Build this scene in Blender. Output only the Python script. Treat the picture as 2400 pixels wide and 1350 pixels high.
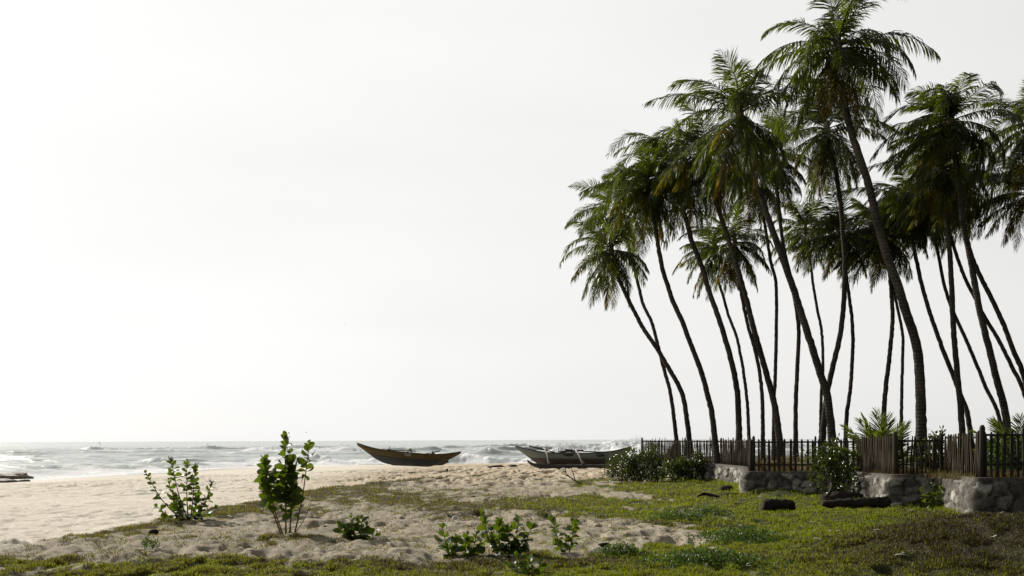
import bpy, math, random
import numpy as np
from mathutils import Vector, Matrix

for o in list(bpy.data.objects):
    bpy.data.objects.remove(o)
scene = bpy.context.scene
COL = scene.collection

# ------------------------------------------------------------------ camera
F = 2100.0                 # focal length in photo pixels (photo 2400 wide)
CAMZ = 1.7
HX, HY = 1200.0, 1031.0    # principal point on the horizon
ROLL = 6.0 / 1400.0
cd = bpy.data.cameras.new('camera')
cam = bpy.data.objects.new('camera', cd)
COL.objects.link(cam)
cam.location = (0, 0, CAMZ)
cam.rotation_euler = (math.radians(90), ROLL, 0)
cd.sensor_width = 36.0
cd.lens = 36.0 * F / 2400.0
cd.shift_y = (HY - 675.0) / 2400.0
cd.clip_start = 0.1
cd.clip_end = 40000
scene.camera = cam

# ------------------------------------------------------------------ light
SUN_AZ = math.radians(-44)     # from +Y, negative to the left
SUN_EL = math.radians(30)
w = bpy.data.worlds.new('World')
scene.world = w
w.use_nodes = True
nt = w.node_tree
bg = nt.nodes['Background']
sky = nt.nodes.new('ShaderNodeTexSky')
sky.sky_type = 'NISHITA'
sky.sun_disc = False
sky.sun_elevation = SUN_EL
sky.sun_rotation = SUN_AZ
sky.altitude = 0
sky.air_density = 1.0
sky.dust_density = 1.5
sky.ozone_density = 1.0
hsv = nt.nodes.new('ShaderNodeHueSaturation')
hsv.inputs['Saturation'].default_value = 0.25
nt.links.new(sky.outputs[0], hsv.inputs['Color'])
# thin bright veil of high haze in front of the blue, brightest towards the sun
tc = nt.nodes.new('ShaderNodeTexCoord')
dt = nt.nodes.new('ShaderNodeVectorMath'); dt.operation = 'DOT_PRODUCT'
dt.inputs[1].default_value = (math.sin(SUN_AZ) * math.cos(SUN_EL), math.cos(SUN_AZ) * math.cos(SUN_EL), math.sin(SUN_EL))
nrmz = nt.nodes.new('ShaderNodeVectorMath'); nrmz.operation = 'NORMALIZE'
nt.links.new(tc.outputs['Generated'], nrmz.inputs[0])
nt.links.new(nrmz.outputs[0], dt.inputs[0])
mr = nt.nodes.new('ShaderNodeMapRange'); mr.inputs[1].default_value = -1; mr.inputs[2].default_value = 1
nt.links.new(dt.outputs['Value'], mr.inputs[0])
cr = nt.nodes.new('ShaderNodeValToRGB')
el = cr.color_ramp.elements
for _ in range(4): el.new(0.5)
VEIL = [(0.0, .06), (0.42, .10), (0.60, .82), (0.72, .895), (0.88, .955), (1.0, 1.0)]
for e, (p_, v_) in zip(el, VEIL):
    e.position = p_; e.color = (v_ * 1.0, v_, v_ * .985, 1)
nt.links.new(mr.outputs[0], cr.inputs['Fac'])
mp = nt.nodes.new('ShaderNodeMapping'); mp.inputs['Scale'].default_value = (1.2, 1.2, 4.5)
nt.links.new(nrmz.outputs[0], mp.inputs[0])
cn = nt.nodes.new('ShaderNodeTexNoise'); cn.inputs['Scale'].default_value = 1.6; cn.inputs['Detail'].default_value = 5
nt.links.new(mp.outputs[0], cn.inputs['Vector'])
cm = nt.nodes.new('ShaderNodeMapRange'); cm.inputs[3].default_value = 0.965; cm.inputs[4].default_value = 1.035
cm.inputs[1].default_value = 0.3; cm.inputs[2].default_value = 0.7
nt.links.new(cn.outputs[0], cm.inputs[0])
vm = nt.nodes.new('ShaderNodeVectorMath'); vm.operation = 'SCALE'
nt.links.new(cr.outputs[0], vm.inputs[0]); nt.links.new(cm.outputs[0], vm.inputs['Scale'])
vs = nt.nodes.new('ShaderNodeVectorMath'); vs.operation = 'SCALE'; vs.inputs['Scale'].default_value = 10.0
nt.links.new(vm.outputs[0], vs.inputs[0])
sz = nt.nodes.new('ShaderNodeSeparateXYZ'); nt.links.new(nrmz.outputs[0], sz.inputs[0])
zm = nt.nodes.new('ShaderNodeMapRange'); zm.inputs[1].default_value = 0.48; zm.inputs[2].default_value = 0.80
zm.inputs[3].default_value = 10.0; zm.inputs[4].default_value = 3.5      # the veil is thinner overhead
nt.links.new(sz.outputs[2], zm.inputs[0]); nt.links.new(zm.outputs[0], vs.inputs['Scale'])
mxs = nt.nodes.new('ShaderNodeMix'); mxs.data_type = 'RGBA'; mxs.inputs[0].default_value = 0.90
nt.links.new(hsv.outputs[0], mxs.inputs[6]); nt.links.new(vs.outputs[0], mxs.inputs[7])
nt.links.new(mxs.outputs[2], bg.inputs['Color'])
bg.inputs['Strength'].default_value = 0.10

sd = bpy.data.lights.new('sun', 'SUN')
sun = bpy.data.objects.new('sun', sd)
COL.objects.link(sun)
sd.energy = 5.0
sd.angle = math.radians(0.5)
sd.color = (1.0, 0.94, 0.84)
sdir = Vector((math.sin(SUN_AZ) * math.cos(SUN_EL), math.cos(SUN_AZ) * math.cos(SUN_EL), math.sin(SUN_EL)))
sun.rotation_euler = sdir.to_track_quat('Z', 'Y').to_euler()
sun.location = (-30, 30, 30)

scene.view_settings.view_transform = 'Standard'
scene.view_settings.look = 'None'
scene.view_settings.exposure = 0.0
scene.view_settings.gamma = 1.0
scene.render.engine = 'CYCLES'
scene.cycles.max_bounces = 8
scene.cycles.transparent_max_bounces = 8
scene.cycles.caustics_reflective = False
scene.cycles.caustics_refractive = False

# ------------------------------------------------------------------ helpers
def P(px, py, Y):
    """photo pixel at a given distance -> point in the world"""
    du, dv = px - HX, HY - py
    u, v = du + ROLL * dv, dv - ROLL * du
    return Vector((u / F * Y, Y, CAMZ + v / F * Y))

def G(px, py, z=0.0):
    """photo pixel on the level z -> point in the world"""
    du, dv = px - HX, HY - py
    u, v = du + ROLL * dv, dv - ROLL * du
    Y = (CAMZ - z) * F / (-v)
    return Vector((u / F * Y, Y, z))

def hash2(ix, iy, seed):
    h = (ix.astype(np.int64) * 374761393 + iy.astype(np.int64) * 668265263 + seed * 1274126177) & 0xFFFFFFFF
    h = ((h ^ (h >> 13)) * 1274126177) & 0xFFFFFFFF
    h = (h ^ (h >> 16)) & 0xFFFFFF
    return h / float(0xFFFFFF)

def vnoise(x, y, seed=0):
    ix, iy = np.floor(x), np.floor(y)
    fx, fy = x - ix, y - iy
    fx = fx * fx * fx * (fx * (fx * 6 - 15) + 10)
    fy = fy * fy * fy * (fy * (fy * 6 - 15) + 10)
    a = hash2(ix, iy, seed); b = hash2(ix + 1, iy, seed)
    c = hash2(ix, iy + 1, seed); d = hash2(ix + 1, iy + 1, seed)
    return (a + (b - a) * fx) * (1 - fy) + (c + (d - c) * fx) * fy

def fbm(x, y, seed=0, octv=4, gain=0.5):
    s, a, t = 0.0, 1.0, 0.0
    for i in range(octv):
        s = s + a * vnoise(x * 2 ** i + 17.3 * i, y * 2 ** i - 9.1 * i, seed + i)
        t += a
        a *= gain
    return s / t

def sst(a, b, x):
    t = np.clip((x - a) / (b - a), 0, 1)
    return t * t * (3 - 2 * t)

def make_mesh(name, V, faces, mat=None, parent=None, smooth=True, attrs=None):
    """faces: list of (n,k) int arrays (same k in each array) or list of tuples"""
    me = bpy.data.meshes.new(name)
    V = np.asarray(V, dtype=np.float32).reshape(-1, 3)
    if isinstance(faces, np.ndarray):
        faces = [faces]
    if len(faces) and not isinstance(faces[0], np.ndarray):
        by = {}
        for f in faces:
            by.setdefault(len(f), []).append(f)
        faces = [np.array(v, dtype=np.int32) for v in by.values()]
    loops = np.concatenate([f.reshape(-1) for f in faces]).astype(np.int32)
    tot = np.concatenate([np.full(len(f), f.shape[1], np.int32) for f in faces])
    start = np.concatenate([[0], np.cumsum(tot)[:-1]]).astype(np.int32)
    me.vertices.add(len(V)); me.vertices.foreach_set('co', V.reshape(-1))
    me.loops.add(len(loops)); me.loops.foreach_set('vertex_index', loops)
    me.polygons.add(len(tot)); me.polygons.foreach_set('loop_start', start)
    me.polygons.foreach_set('loop_total', tot)
    me.polygons.foreach_set('use_smooth', np.full(len(tot), smooth, dtype=bool))
    me.update(calc_edges=True)
    if attrs:
        for k, v in attrs.items():
            a = me.attributes.new(k, 'FLOAT', 'POINT')
            a.data.foreach_set('value', np.asarray(v, dtype=np.float32))
    if mat:
        me.materials.append(mat)
    o = bpy.data.objects.new(name, me)
    COL.objects.link(o)
    if parent is not None:
        o.parent = parent
    return o

class MB:
    def __init__(s):
        s.V = []; s.F = []
    def add(s, V, Fc):
        n = len(s.V)
        s.V.extend([tuple(v) for v in V])
        s.F.extend([tuple(i + n for i in f) for f in Fc])
    def box(s, c, size, rot=None):
        sx, sy, sz = [a / 2 for a in size]
        vs = [Vector((x, y, z)) for x in (-sx, sx) for y in (-sy, sy) for z in (-sz, sz)]
        if rot is not None:
            vs = [rot @ v for v in vs]
        c = Vector(c)
        s.add([v + c for v in vs], [(0, 1, 3, 2), (4, 6, 7, 5), (0, 4, 5, 1), (2, 3, 7, 6), (0, 2, 6, 4), (1, 5, 7, 3)])
    def tube(s, pts, rad, sides=8, cap=True, jit=0.0, rng=random):
        pts = [Vector(p) for p in pts]
        n = len(pts)
        if not hasattr(rad, '__len__'):
            rad = [rad] * n
        V = []
        ref = None
        for i in range(n):
            d = (pts[min(i + 1, n - 1)] - pts[max(i - 1, 0)]).normalized()
            if ref is None:
                ref = Vector((1, 0, 0)) if abs(d.x) < 0.8 else Vector((0, 1, 0))
            a = (ref - d * ref.dot(d)).normalized()
            ref = a
            b = d.cross(a)
            for k in range(sides):
                t = 2 * math.pi * k / sides
                r = rad[i] * (1 + (rng.uniform(-jit, jit) if jit else 0))
                V.append(pts[i] + a * (math.cos(t) * r) + b * (math.sin(t) * r))
        Fc = []
        for i in range(n - 1):
            for k in range(sides):
                k2 = (k + 1) % sides
                Fc.append((i * sides + k, i * sides + k2, (i + 1) * sides + k2, (i + 1) * sides + k))
        if cap:
            Fc.append(tuple(range(sides))[::-1])
            Fc.append(tuple((n - 1) * sides + k for k in range(sides)))
        s.add(V, Fc)
    def build(s, name, mat, parent=None, smooth=True):
        return make_mesh(name, s.V, s.F, mat, parent, smooth)

def spline(pts, n):
    """Catmull-Rom through pts, n samples even in length"""
    p = np.array([list(q) for q in pts], float)
    p = np.vstack([2 * p[0] - p[1], p, 2 * p[-1] - p[-2]])
    out = []
    for i in range(1, len(p) - 2):
        t = np.linspace(0, 1, 24, endpoint=False)[:, None]
        a, b, c, d = p[i - 1], p[i], p[i + 1], p[i + 2]
        out.append(0.5 * (2 * b + (c - a) * t + (2 * a - 5 * b + 4 * c - d) * t ** 2 + (3 * b - a - 3 * c + d) * t ** 3))
    out = np.vstack(out + [p[-2][None]])
    L = np.concatenate([[0], np.cumsum(np.linalg.norm(np.diff(out, axis=0), axis=1))])
    s = np.linspace(0, L[-1], n)
    return np.stack([np.interp(s, L, out[:, k]) for k in range(p.shape[1])], 1)

def tag(o, label=None, cat=None, group=None, kind=None):
    if label: o['label'] = label
    if cat: o['category'] = cat
    if group: o['group'] = group
    if kind: o['kind'] = kind
    return o

def empty(name, loc, label, cat, group=None):
    o = bpy.data.objects.new(name, None)
    COL.objects.link(o)
    o.location = loc
    o.empty_display_size = 0.2
    return tag(o, label, cat, group)

# ------------------------------------------------------------------ materials
def newmat(name):
    m = bpy.data.materials.new(name)
    m.use_nodes = True
    t = m.node_tree
    return m, t, t.nodes['Principled BSDF'], t.nodes['Material Output']

def nd(t, kind, **kw):
    n = t.nodes.new(kind)
    for k, v in kw.items():
        if k in n.inputs:
            n.inputs[k].default_value = v
        else:
            setattr(n, k, v)
    return n

def noise(t, scale, detail=4, rough=0.55, coord=None):
    n = nd(t, 'ShaderNodeTexNoise')
    n.inputs['Scale'].default_value = scale
    n.inputs['Detail'].default_value = detail
    n.inputs['Roughness'].default_value = rough
    if coord is not None:
        t.links.new(coord, n.inputs['Vector'])
    return n

def ramp(t, fac, stops):
    r = nd(t, 'ShaderNodeValToRGB')
    el = r.color_ramp.elements
    while len(el) < len(stops):
        el.new(0.5)
    for e, (p, c) in zip(el, stops):
        e.position = p
        e.color = tuple(c) + (1,) if len(c) == 3 else c
    t.links.new(fac, r.inputs['Fac'])
    return r

def mixc(t, fac, a, b):
    m = nd(t, 'ShaderNodeMix', data_type='RGBA')
    for sock, v in ((m.inputs[0], fac), (m.inputs[6], a), (m.inputs[7], b)):
        if isinstance(v, (float, int)):
            sock.default_value = v
        elif isinstance(v, tuple):
            sock.default_value = v + (1,) if len(v) == 3 else v
        else:
            t.links.new(v, sock)
    return m.outputs[2]

def math_(t, op, a, b=None, c=None, clamp=False):
    m = nd(t, 'ShaderNodeMath', operation=op, use_clamp=clamp)
    for i, v in enumerate((a, b, c)):
        if v is None: continue
        if isinstance(v, (float, int)):
            m.inputs[i].default_value = v
        else:
            t.links.new(v, m.inputs[i])
    return m.outputs[0]

def bump(t, bsdf, height, strength=0.5, dist=0.02):
    b = nd(t, 'ShaderNodeBump')
    b.inputs['Strength'].default_value = strength
    b.inputs['Distance'].default_value = dist
    t.links.new(height, b.inputs['Height'])
    t.links.new(b.outputs[0], bsdf.inputs['Normal'])
    return b

def leaf_mat(name, c1, c2, trans, tcol, rough=0.35, spec=0.5, nscale=3.0):
    m, t, b, out = newmat(name)
    oi = nd(t, 'ShaderNodeObjectInfo')
    geo = nd(t, 'ShaderNodeNewGeometry')
    n = noise(t, nscale, 2, 0.5, geo.outputs['Position'])
    f = math_(t, 'ADD', math_(t, 'MULTIPLY', oi.outputs['Random'], 0.5), math_(t, 'MULTIPLY', geo.outputs['Random Per Island'], 0.5))
    f2 = math_(t, 'ADD', math_(t, 'MULTIPLY', f, 0.6), math_(t, 'MULTIPLY', n.outputs[0], 0.4))
    col = mixc(t, f2, c1, c2)
    t.links.new(col, b.inputs['Base Color'])
    b.inputs['Roughness'].default_value = rough
    b.inputs['Specular IOR Level'].default_value = spec
    tr = nd(t, 'ShaderNodeBsdfTranslucent')
    tc = mixc(t, f2, tcol, tuple(min(1, a * 0.6) for a in tcol))
    t.links.new(tc, tr.inputs['Color'])
    mx = nd(t, 'ShaderNodeMixShader')
    mx.inputs[0].default_value = trans
    t.links.new(b.outputs[0], mx.inputs[1])
    t.links.new(tr.outputs[0], mx.inputs[2])
    t.links.new(mx.outputs[0], out.inputs['Surface'])
    return m

M_FROND = leaf_mat('palm_frond_green', (0.010, 0.018, 0.004), (0.024, 0.036, 0.007), 0.32, (0.22, 0.29, 0.010), 0.36, 0.45)
M_DRY = leaf_mat('palm_frond_dry', (0.045, 0.032, 0.008), (0.09, 0.062, 0.012), 0.38, (0.34, 0.22, 0.018), 0.5, 0.3)
M_MID = leaf_mat('palm_frond_yellowing', (0.024, 0.027, 0.005), (0.042, 0.042, 0.008), 0.38, (0.36, 0.31, 0.014), 0.36, 0.45)
M_YOUNG = leaf_mat('young_palm_green', (0.025, 0.045, 0.008), (0.05, 0.07, 0.012), 0.42, (0.26, 0.34, 0.02), 0.4, 0.4)
M_LEAF = leaf_mat('milkweed_leaf', (0.024, 0.044, 0.010), (0.050, 0.075, 0.016), 0.32, (0.20, 0.30, 0.012), 0.45, 0.35)
M_BUSH = leaf_mat('bush_leaf', (0.018, 0.032, 0.008), (0.045, 0.062, 0.015), 0.30, (0.14, 0.20, 0.02), 0.22, 0.6)
M_WEED = leaf_mat('weed_leaf', (0.030, 0.055, 0.012), (0.05, 0.085, 0.018), 0.35, (0.14, 0.24, 0.03), 0.45, 0.4)
M_STRAW = leaf_mat('dry_grass', (0.055, 0.042, 0.016), (0.12, 0.09, 0.035), 0.42, (0.24, 0.18, 0.045), 0.5, 0.4)

def bark_mat(name, c1, c2, ringscale=None):
    m, t, b, out = newmat(name)
    geo = nd(t, 'ShaderNodeNewGeometry')
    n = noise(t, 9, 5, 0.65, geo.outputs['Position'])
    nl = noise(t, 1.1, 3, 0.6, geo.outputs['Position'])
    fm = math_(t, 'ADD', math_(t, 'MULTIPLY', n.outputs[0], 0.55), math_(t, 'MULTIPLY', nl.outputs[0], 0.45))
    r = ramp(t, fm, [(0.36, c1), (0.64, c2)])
    t.links.new(r.outputs[0], b.inputs['Base Color'])
    b.inputs['Roughness'].default_value = 0.9
    b.inputs['Specular IOR Level'].default_value = 0.2
    h = n.outputs[0]
    if ringscale:
        sp = nd(t, 'ShaderNodeSeparateXYZ'); t.links.new(geo.outputs['Position'], sp.inputs[0])
        wv = math_(t, 'SINE', math_(t, 'ADD', math_(t, 'MULTIPLY', sp.outputs[2], ringscale), math_(t, 'MULTIPLY', n.outputs[0], 5.0)))
        h = math_(t, 'ADD', math_(t, 'MULTIPLY', wv, 0.5), h)
    bump(t, b, h, 0.8, 0.02)
    return m
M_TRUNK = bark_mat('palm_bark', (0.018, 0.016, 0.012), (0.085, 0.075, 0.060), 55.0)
M_STEM = bark_mat('plant_stem', (0.10, 0.085, 0.045), (0.20, 0.17, 0.10))
M_TWIG = bark_mat('dark_twig', (0.02, 0.016, 0.012), (0.05, 0.04, 0.03))
M_LOG = bark_mat('rotting_wood', (0.012, 0.010, 0.008), (0.045, 0.034, 0.025))
M_DRIFT = bark_mat('drift_wood', (0.10, 0.085, 0.065), (0.22, 0.19, 0.15))
M_NUT = bark_mat('coconut_husk', (0.03, 0.035, 0.010), (0.06, 0.06, 0.02))

def wood_mat(name, c1, c2, streak=30.0):
    m, t, b, out = newmat(name)
    geo = nd(t, 'ShaderNodeNewGeometry')
    oi = nd(t, 'ShaderNodeObjectInfo')
    mp = nd(t, 'ShaderNodeMapping'); mp.inputs['Scale'].default_value = (1, 1, 0.06)
    t.links.new(geo.outputs['Position'], mp.inputs[0])
    n = noise(t, streak, 4, 0.6, mp.outputs[0])
    f = math_(t, 'ADD', math_(t, 'MULTIPLY', oi.outputs['Random'], 0.55), math_(t, 'MULTIPLY', n.outputs[0], 0.45))
    t.links.new(mixc(t, f, c1, c2), b.inputs['Base Color'])
    b.inputs['Roughness'].default_value = 0.85
    b.inputs['Specular IOR Level'].default_value = 0.25
    bump(t, b, n.outputs[0], 0.5, 0.01)
    return m
M_STICK = wood_mat('weathered_stick', (0.010, 0.007, 0.0033), (0.056, 0.040, 0.020))
M_PICKET = wood_mat('dark_picket', (0.020, 0.017, 0.013), (0.055, 0.046, 0.035))

def paint_mat(name, c1, c2, sc=6.0):
    m, t, b, out = newmat(name)
    geo = nd(t, 'ShaderNodeNewGeometry')
    mp = nd(t, 'ShaderNodeMapping'); mp.inputs['Scale'].default_value = (0.25, 1, 1)
    t.links.new(geo.outputs['Position'], mp.inputs[0])
    n = noise(t, sc, 6, 0.65, mp.outputs[0])
    r = ramp(t, n.outputs[0], [(0.35, c1), (0.68, c2)])
    t.links.new(r.outputs[0], b.inputs['Base Color'])
    b.inputs['Roughness'].default_value = 0.65
    bump(t, b, n.outputs[0], 0.3, 0.01)
    return m
M_YEL = paint_mat('ochre_paint', (0.048, 0.031, 0.005), (0.085, 0.058, 0.009))
M_NAVY = paint_mat('navy_paint', (0.016, 0.021, 0.028), (0.036, 0.043, 0.052))
M_GREY = paint_mat('grey_green_paint', (0.15, 0.178, 0.168), (0.24, 0.27, 0.255))
M_RED = paint_mat('faded_red_paint', (0.065, 0.054, 0.05), (0.11, 0.088, 0.08))
M_PALE = paint_mat('pale_wood', (0.14, 0.13, 0.115), (0.26, 0.245, 0.22), 14)
M_DARK = paint_mat('tarred_wood', (0.020, 0.017, 0.014), (0.05, 0.042, 0.034))
M_NET = paint_mat('fishing_net', (0.02, 0.022, 0.022), (0.05, 0.05, 0.045), 30)
M_TRASH = paint_mat('white_plastic', (0.65, 0.68, 0.70), (0.8, 0.82, 0.84), 20)
M_SCRAP = paint_mat('pale_dry_leaf', (0.45, 0.42, 0.34), (0.65, 0.62, 0.54), 20)
M_BIRD = paint_mat('bird_feathers', (0.02, 0.02, 0.02), (0.04, 0.04, 0.04), 20)
M_FLOWER = paint_mat('flower_buds', (0.10, 0.07, 0.08), (0.22, 0.16, 0.17), 40)

# ------------------------------------------------------------------ ground
SHORE = np.array([(-200, 20), (-70, 40), (-50, 55), (-39.6, 69), (-35.5, 83.5), (-33, 100), (-26, 109), (-10, 112), (30, 114), (80, 118), (220, 125)], float)
ZW = -1.4
def shore_dist(x, y):
    """distance to the water's edge, positive on land"""
    best = np.full(x.shape, 1e9)
    for a, b in zip(SHORE[:-1], SHORE[1:]):
        ab = b - a
        t = np.clip(((x - a[0]) * ab[0] + (y - a[1]) * ab[1]) / (ab @ ab), 0, 1)
        best = np.minimum(best, np.hypot(x - a[0] - t * ab[0], y - a[1] - t * ab[1]))
    ys = np.interp(x, SHORE[:, 0], SHORE[:, 1])
    return np.where(y < ys, best, -best)

EDGE = np.array([(-4, -8.6), (8, -8.3), (14, -8.05), (22.7, -7.6), (33, -6.9), (42.5, -4.0), (48, 0.5), (54, 8), (70, 25), (150, 60)], float)
def edge_x(y):
    return np.interp(y, EDGE[:, 0], EDGE[:, 1])

def px_of(x, y):
    yy = np.maximum(y, 0.5)
    u, v = F * x / yy, -F * CAMZ / yy
    return HX + u, HY - v - ROLL * u * 1.0

def blob(px, py, cx, cy, rx, ry):
    return np.exp(-(((px - cx) / rx) ** 2 + ((py - cy) / ry) ** 2))

def cover(x, y):
    """how much of the ground is grown over with grass, and how dry it is"""
    px, py = px_of(x, y)
    wob = (fbm(x * 0.8, y * 0.35, 11, 4) - 0.5)
    wob2 = (fbm(x * 3.0, y * 1.5, 21, 3) - 0.5)
    px = px + wob * 150; py2 = py + wob * 34
    d = edge_x(y) + wob * 0.5 - x              # >0 on the open beach
    g = np.zeros_like(x)
    # strip along the edge of the beach
    g += 0.85 * np.exp(-((d + 0.55) / 0.55) ** 2) * sst(1330, 1240, py) * sst(50, 41, y)
    for cx, cy, rx, ry, a in [
        (830, 1155, 190, 20, 0.68), (620, 1190, 130, 16, 0.55), (960, 1180, 120, 10, 0.5),
        (1290, 1186, 300, 20, 1.05), (1600, 1190, 200, 30, 1.1), (1440, 1138, 110, 11, 0.85),
        (1000, 1212, 130, 7, 0.4), (1110, 1150, 110, 8, 0.35),
        (640, 1262, 150, 10, 0.7), (930, 1272, 90, 9, 0.6), (120, 1318, 190, 12, 0.5), (330, 1342, 430, 27, 0.80),
        (420, 1265, 40, 10, 0.4), (700, 1352, 300, 22, 0.8), (1050, 1338, 300, 22, 0.9), (1400, 1330, 260, 28, 1.1),
        (1500, 1300, 200, 14, 0.6), (500, 1320, 130, 10, 0.5)]:
        g += a * blob(px, py2, cx, cy, rx, ry)
    # everything right of a slanting line is lawn
    line = np.interp(py2, [1090, 1120, 1150, 1165, 1205, 1240, 1262, 1285, 1400], [1560, 1530, 1500, 1560, 1500, 1560, 1700, 1500, 1200])
    g += 1.15 * sst(-70, 70, px - line)
    # bare sand
    for cx, cy, rx, ry, a in [(1240, 1240, 330, 22, 1.2), (1560, 1252, 120, 10, 0.8), (1480, 1160, 70, 6, 0.5), (820, 1228, 120, 14, 0.6),
                              (300, 1285, 330, 12, 0.4), (860, 1300, 150, 12, 0.5), (1350, 1160, 130, 5, 0.4)]:
        g -= a * blob(px, py2, cx, cy, rx, ry)
    g = g * (1 - sst(-0.15, 0.25, d))
    g = np.minimum(g, 1.05) * (1 + 1.3 * wob2) + 0.9 * wob2 * sst(0.05, 0.5, g) + 0.5 * wob * sst(0.1, 0.5, g) * sst(1700, 1300, px)
    bare = sst(0.1, -0.4, d) * sst(48, 40, y) * sst(1600, 1450, px)
    g = np.maximum(g, bare * (0.15 + 0.25 * wob2))
    g = np.maximum(g, sst(1690, 1800, px) * (0.75 + 0.4 * wob2))
    g = np.clip(g, 0, 1)
    dry = 0.25 + 0.75 * sst(1500, 950, px) * sst(1330, 1290, py) 
    dry += 0.8 * blob(px, py, 1500, 1225, 280, 16) + 0.7 * blob(px, py, 1250, 1322, 420, 15)
    dry += 0.85 * blob(px, py, 2280, 1305, 330, 48) + 0.6 * blob(px, py, 2180, 1205, 110, 12)
    dry += 0.9 * wob2
    dry += 0.35 * blob(px, py, 820, 1160, 260, 34) + 0.25 * blob(px, py, 1280, 1180, 260, 16)
    dry += 0.40 * sst(1400, 1000, px) * sst(1290, 1330, py)
    dry -= 0.6 * blob(px, py, 1820, 1225, 300, 40)
    return g, np.clip(dry, 0, 1)

def height(x, y, fine=True):
    D = shore_dist(x, y)
    h = np.minimum(0.0, ZW + 0.031 * D)
    h = np.maximum(h, -3.5)
    d = edge_x(y) - x
    inland = sst(48, 38, y)
    h = h - 0.32 * sst(-0.1, 2.2, d) * inland
    px, py = px_of(x, y)
    n1 = fbm(x * 0.35, y * 0.35, 3, 3) - 0.5
    land = sst(-2, 4, D)
    h = h + n1 * 0.16 * land * sst(0.5, -2, d) * sst(60, 45, y)
    # low mound at the right
    h = h + 0.56 * np.exp(-(((x - 7.4) / 2.6) ** 2 + ((y - 13.2) / 1.7) ** 2))
    h = h + 0.10 * np.exp(-(((x - 4.3) / 0.9) ** 2 + ((y - 21.6) / 1.4) ** 2))
    h = h + 0.15 * np.exp(-(((x - 8.0) / 0.7) ** 2 + ((y - 27.0) / 0.45) ** 2))
    # wind-blown sand hummocks in the foreground
    hm = sst(1235, 1280, py) * sst(1372, 1318, py) * sst(1060, 900, px + (vnoise(x, y, 5) - .5) * 150)
    r = fbm(x * 0.85 + 3, y * 2.6, 31, 4, 0.5)
    r2 = fbm(x * 2.0 + 1, y * 5.2, 35, 3, 0.55)
    gcov_, _ = cover(x, y)
    h = h + hm * (1 - 0.75 * gcov_) * (0.065 * sst(0.40, 0.70, r) + 0.05 * sst(0.45, 0.72, r2) + 0.04 * (vnoise(x * 4, y * 5, 33) - 0.5))
    if fine:
        g, _ = cover(x, y)
        sand = (1 - 0.7 * g) * sst(3, 14, D)
        smooth_beach = sst(-0.5, 1.5, d) * sst(50, 34, y)
        amp = 0.15 * (1 - 0.62 * smooth_beach) * (0.45 + 0.9 * sst(0.35, 0.65, vnoise(x * 0.25, y * 0.25, 8)))
        k = vnoise(x * 3.1 + 0.6 * vnoise(x, y, 40), y * 2.2, 41)
        k2 = vnoise(x * 7.5 + 5, y * 6.5, 43)
        pit = sst(0.50, 0.86, k) * 0.75 + sst(0.5, 0.9, k2) * 0.35
        k3 = fbm(x * 2.0 + 0.7 * vnoise(x * .7, y * .7, 39), y * 1.0, 45, 2, 0.6)
        h = h - sand * 0.23 * sst(0.42, 0.72, k3) * (0.20 + 0.80 * sst(26, 44, y)) * (1 - 0.85 * sst(-5.5, -10, x) * sst(-0.5, 1, d)) * sst(0.2, 2, 74 - y)
        h = h - amp * sand * pit * sst(0.2, 2, 72 - y)
        h = h + 0.02 * (vnoise(x * 9, y * 9, 51) - 0.5)
    return h

def hz(x, y):
    return float(height(np.array([float(x)]), np.array([float(y)]), False)[0])

# radii and bearings of the ground sheet (fine where the photo looks)
rr = [0.4]
while rr[-1] < 220:
    r = rr[-1]
    if r < 8: dr = 0.6
    elif r < 80: dr = min(0.12, 0.045 * (max(r, 10) / 10) ** 1.25)
    else: dr = 0.3 * (r / 80) ** 4
    rr.append(r + dr)
rr = np.array(rr)
fan = np.radians(np.arange(-37, 37, 0.085))
rest = np.radians(np.arange(37, 323, 3.0))
th = np.concatenate([fan, rest])
T, R = np.meshgrid(th, rr)
gx, gy = R * np.sin(T), R * np.cos(T)
sh = gx.shape
gxf, gyf = gx.reshape(-1), gy.reshape(-1)
gz = height(gxf, gyf)
gcov, gdry = cover(gxf, gyf)
D = shore_dist(gxf, gyf)
wet = sst(9, 1.5, D)
nr, nc = sh
idx = np.arange(nr * nc).reshape(nr, nc)
nxt = np.roll(idx, -1, axis=1)
quads = np.stack([idx[:-1], nxt[:-1], nxt[1:], idx[1:]], -1).reshape(-1, 4)[:, ::-1]

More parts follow.
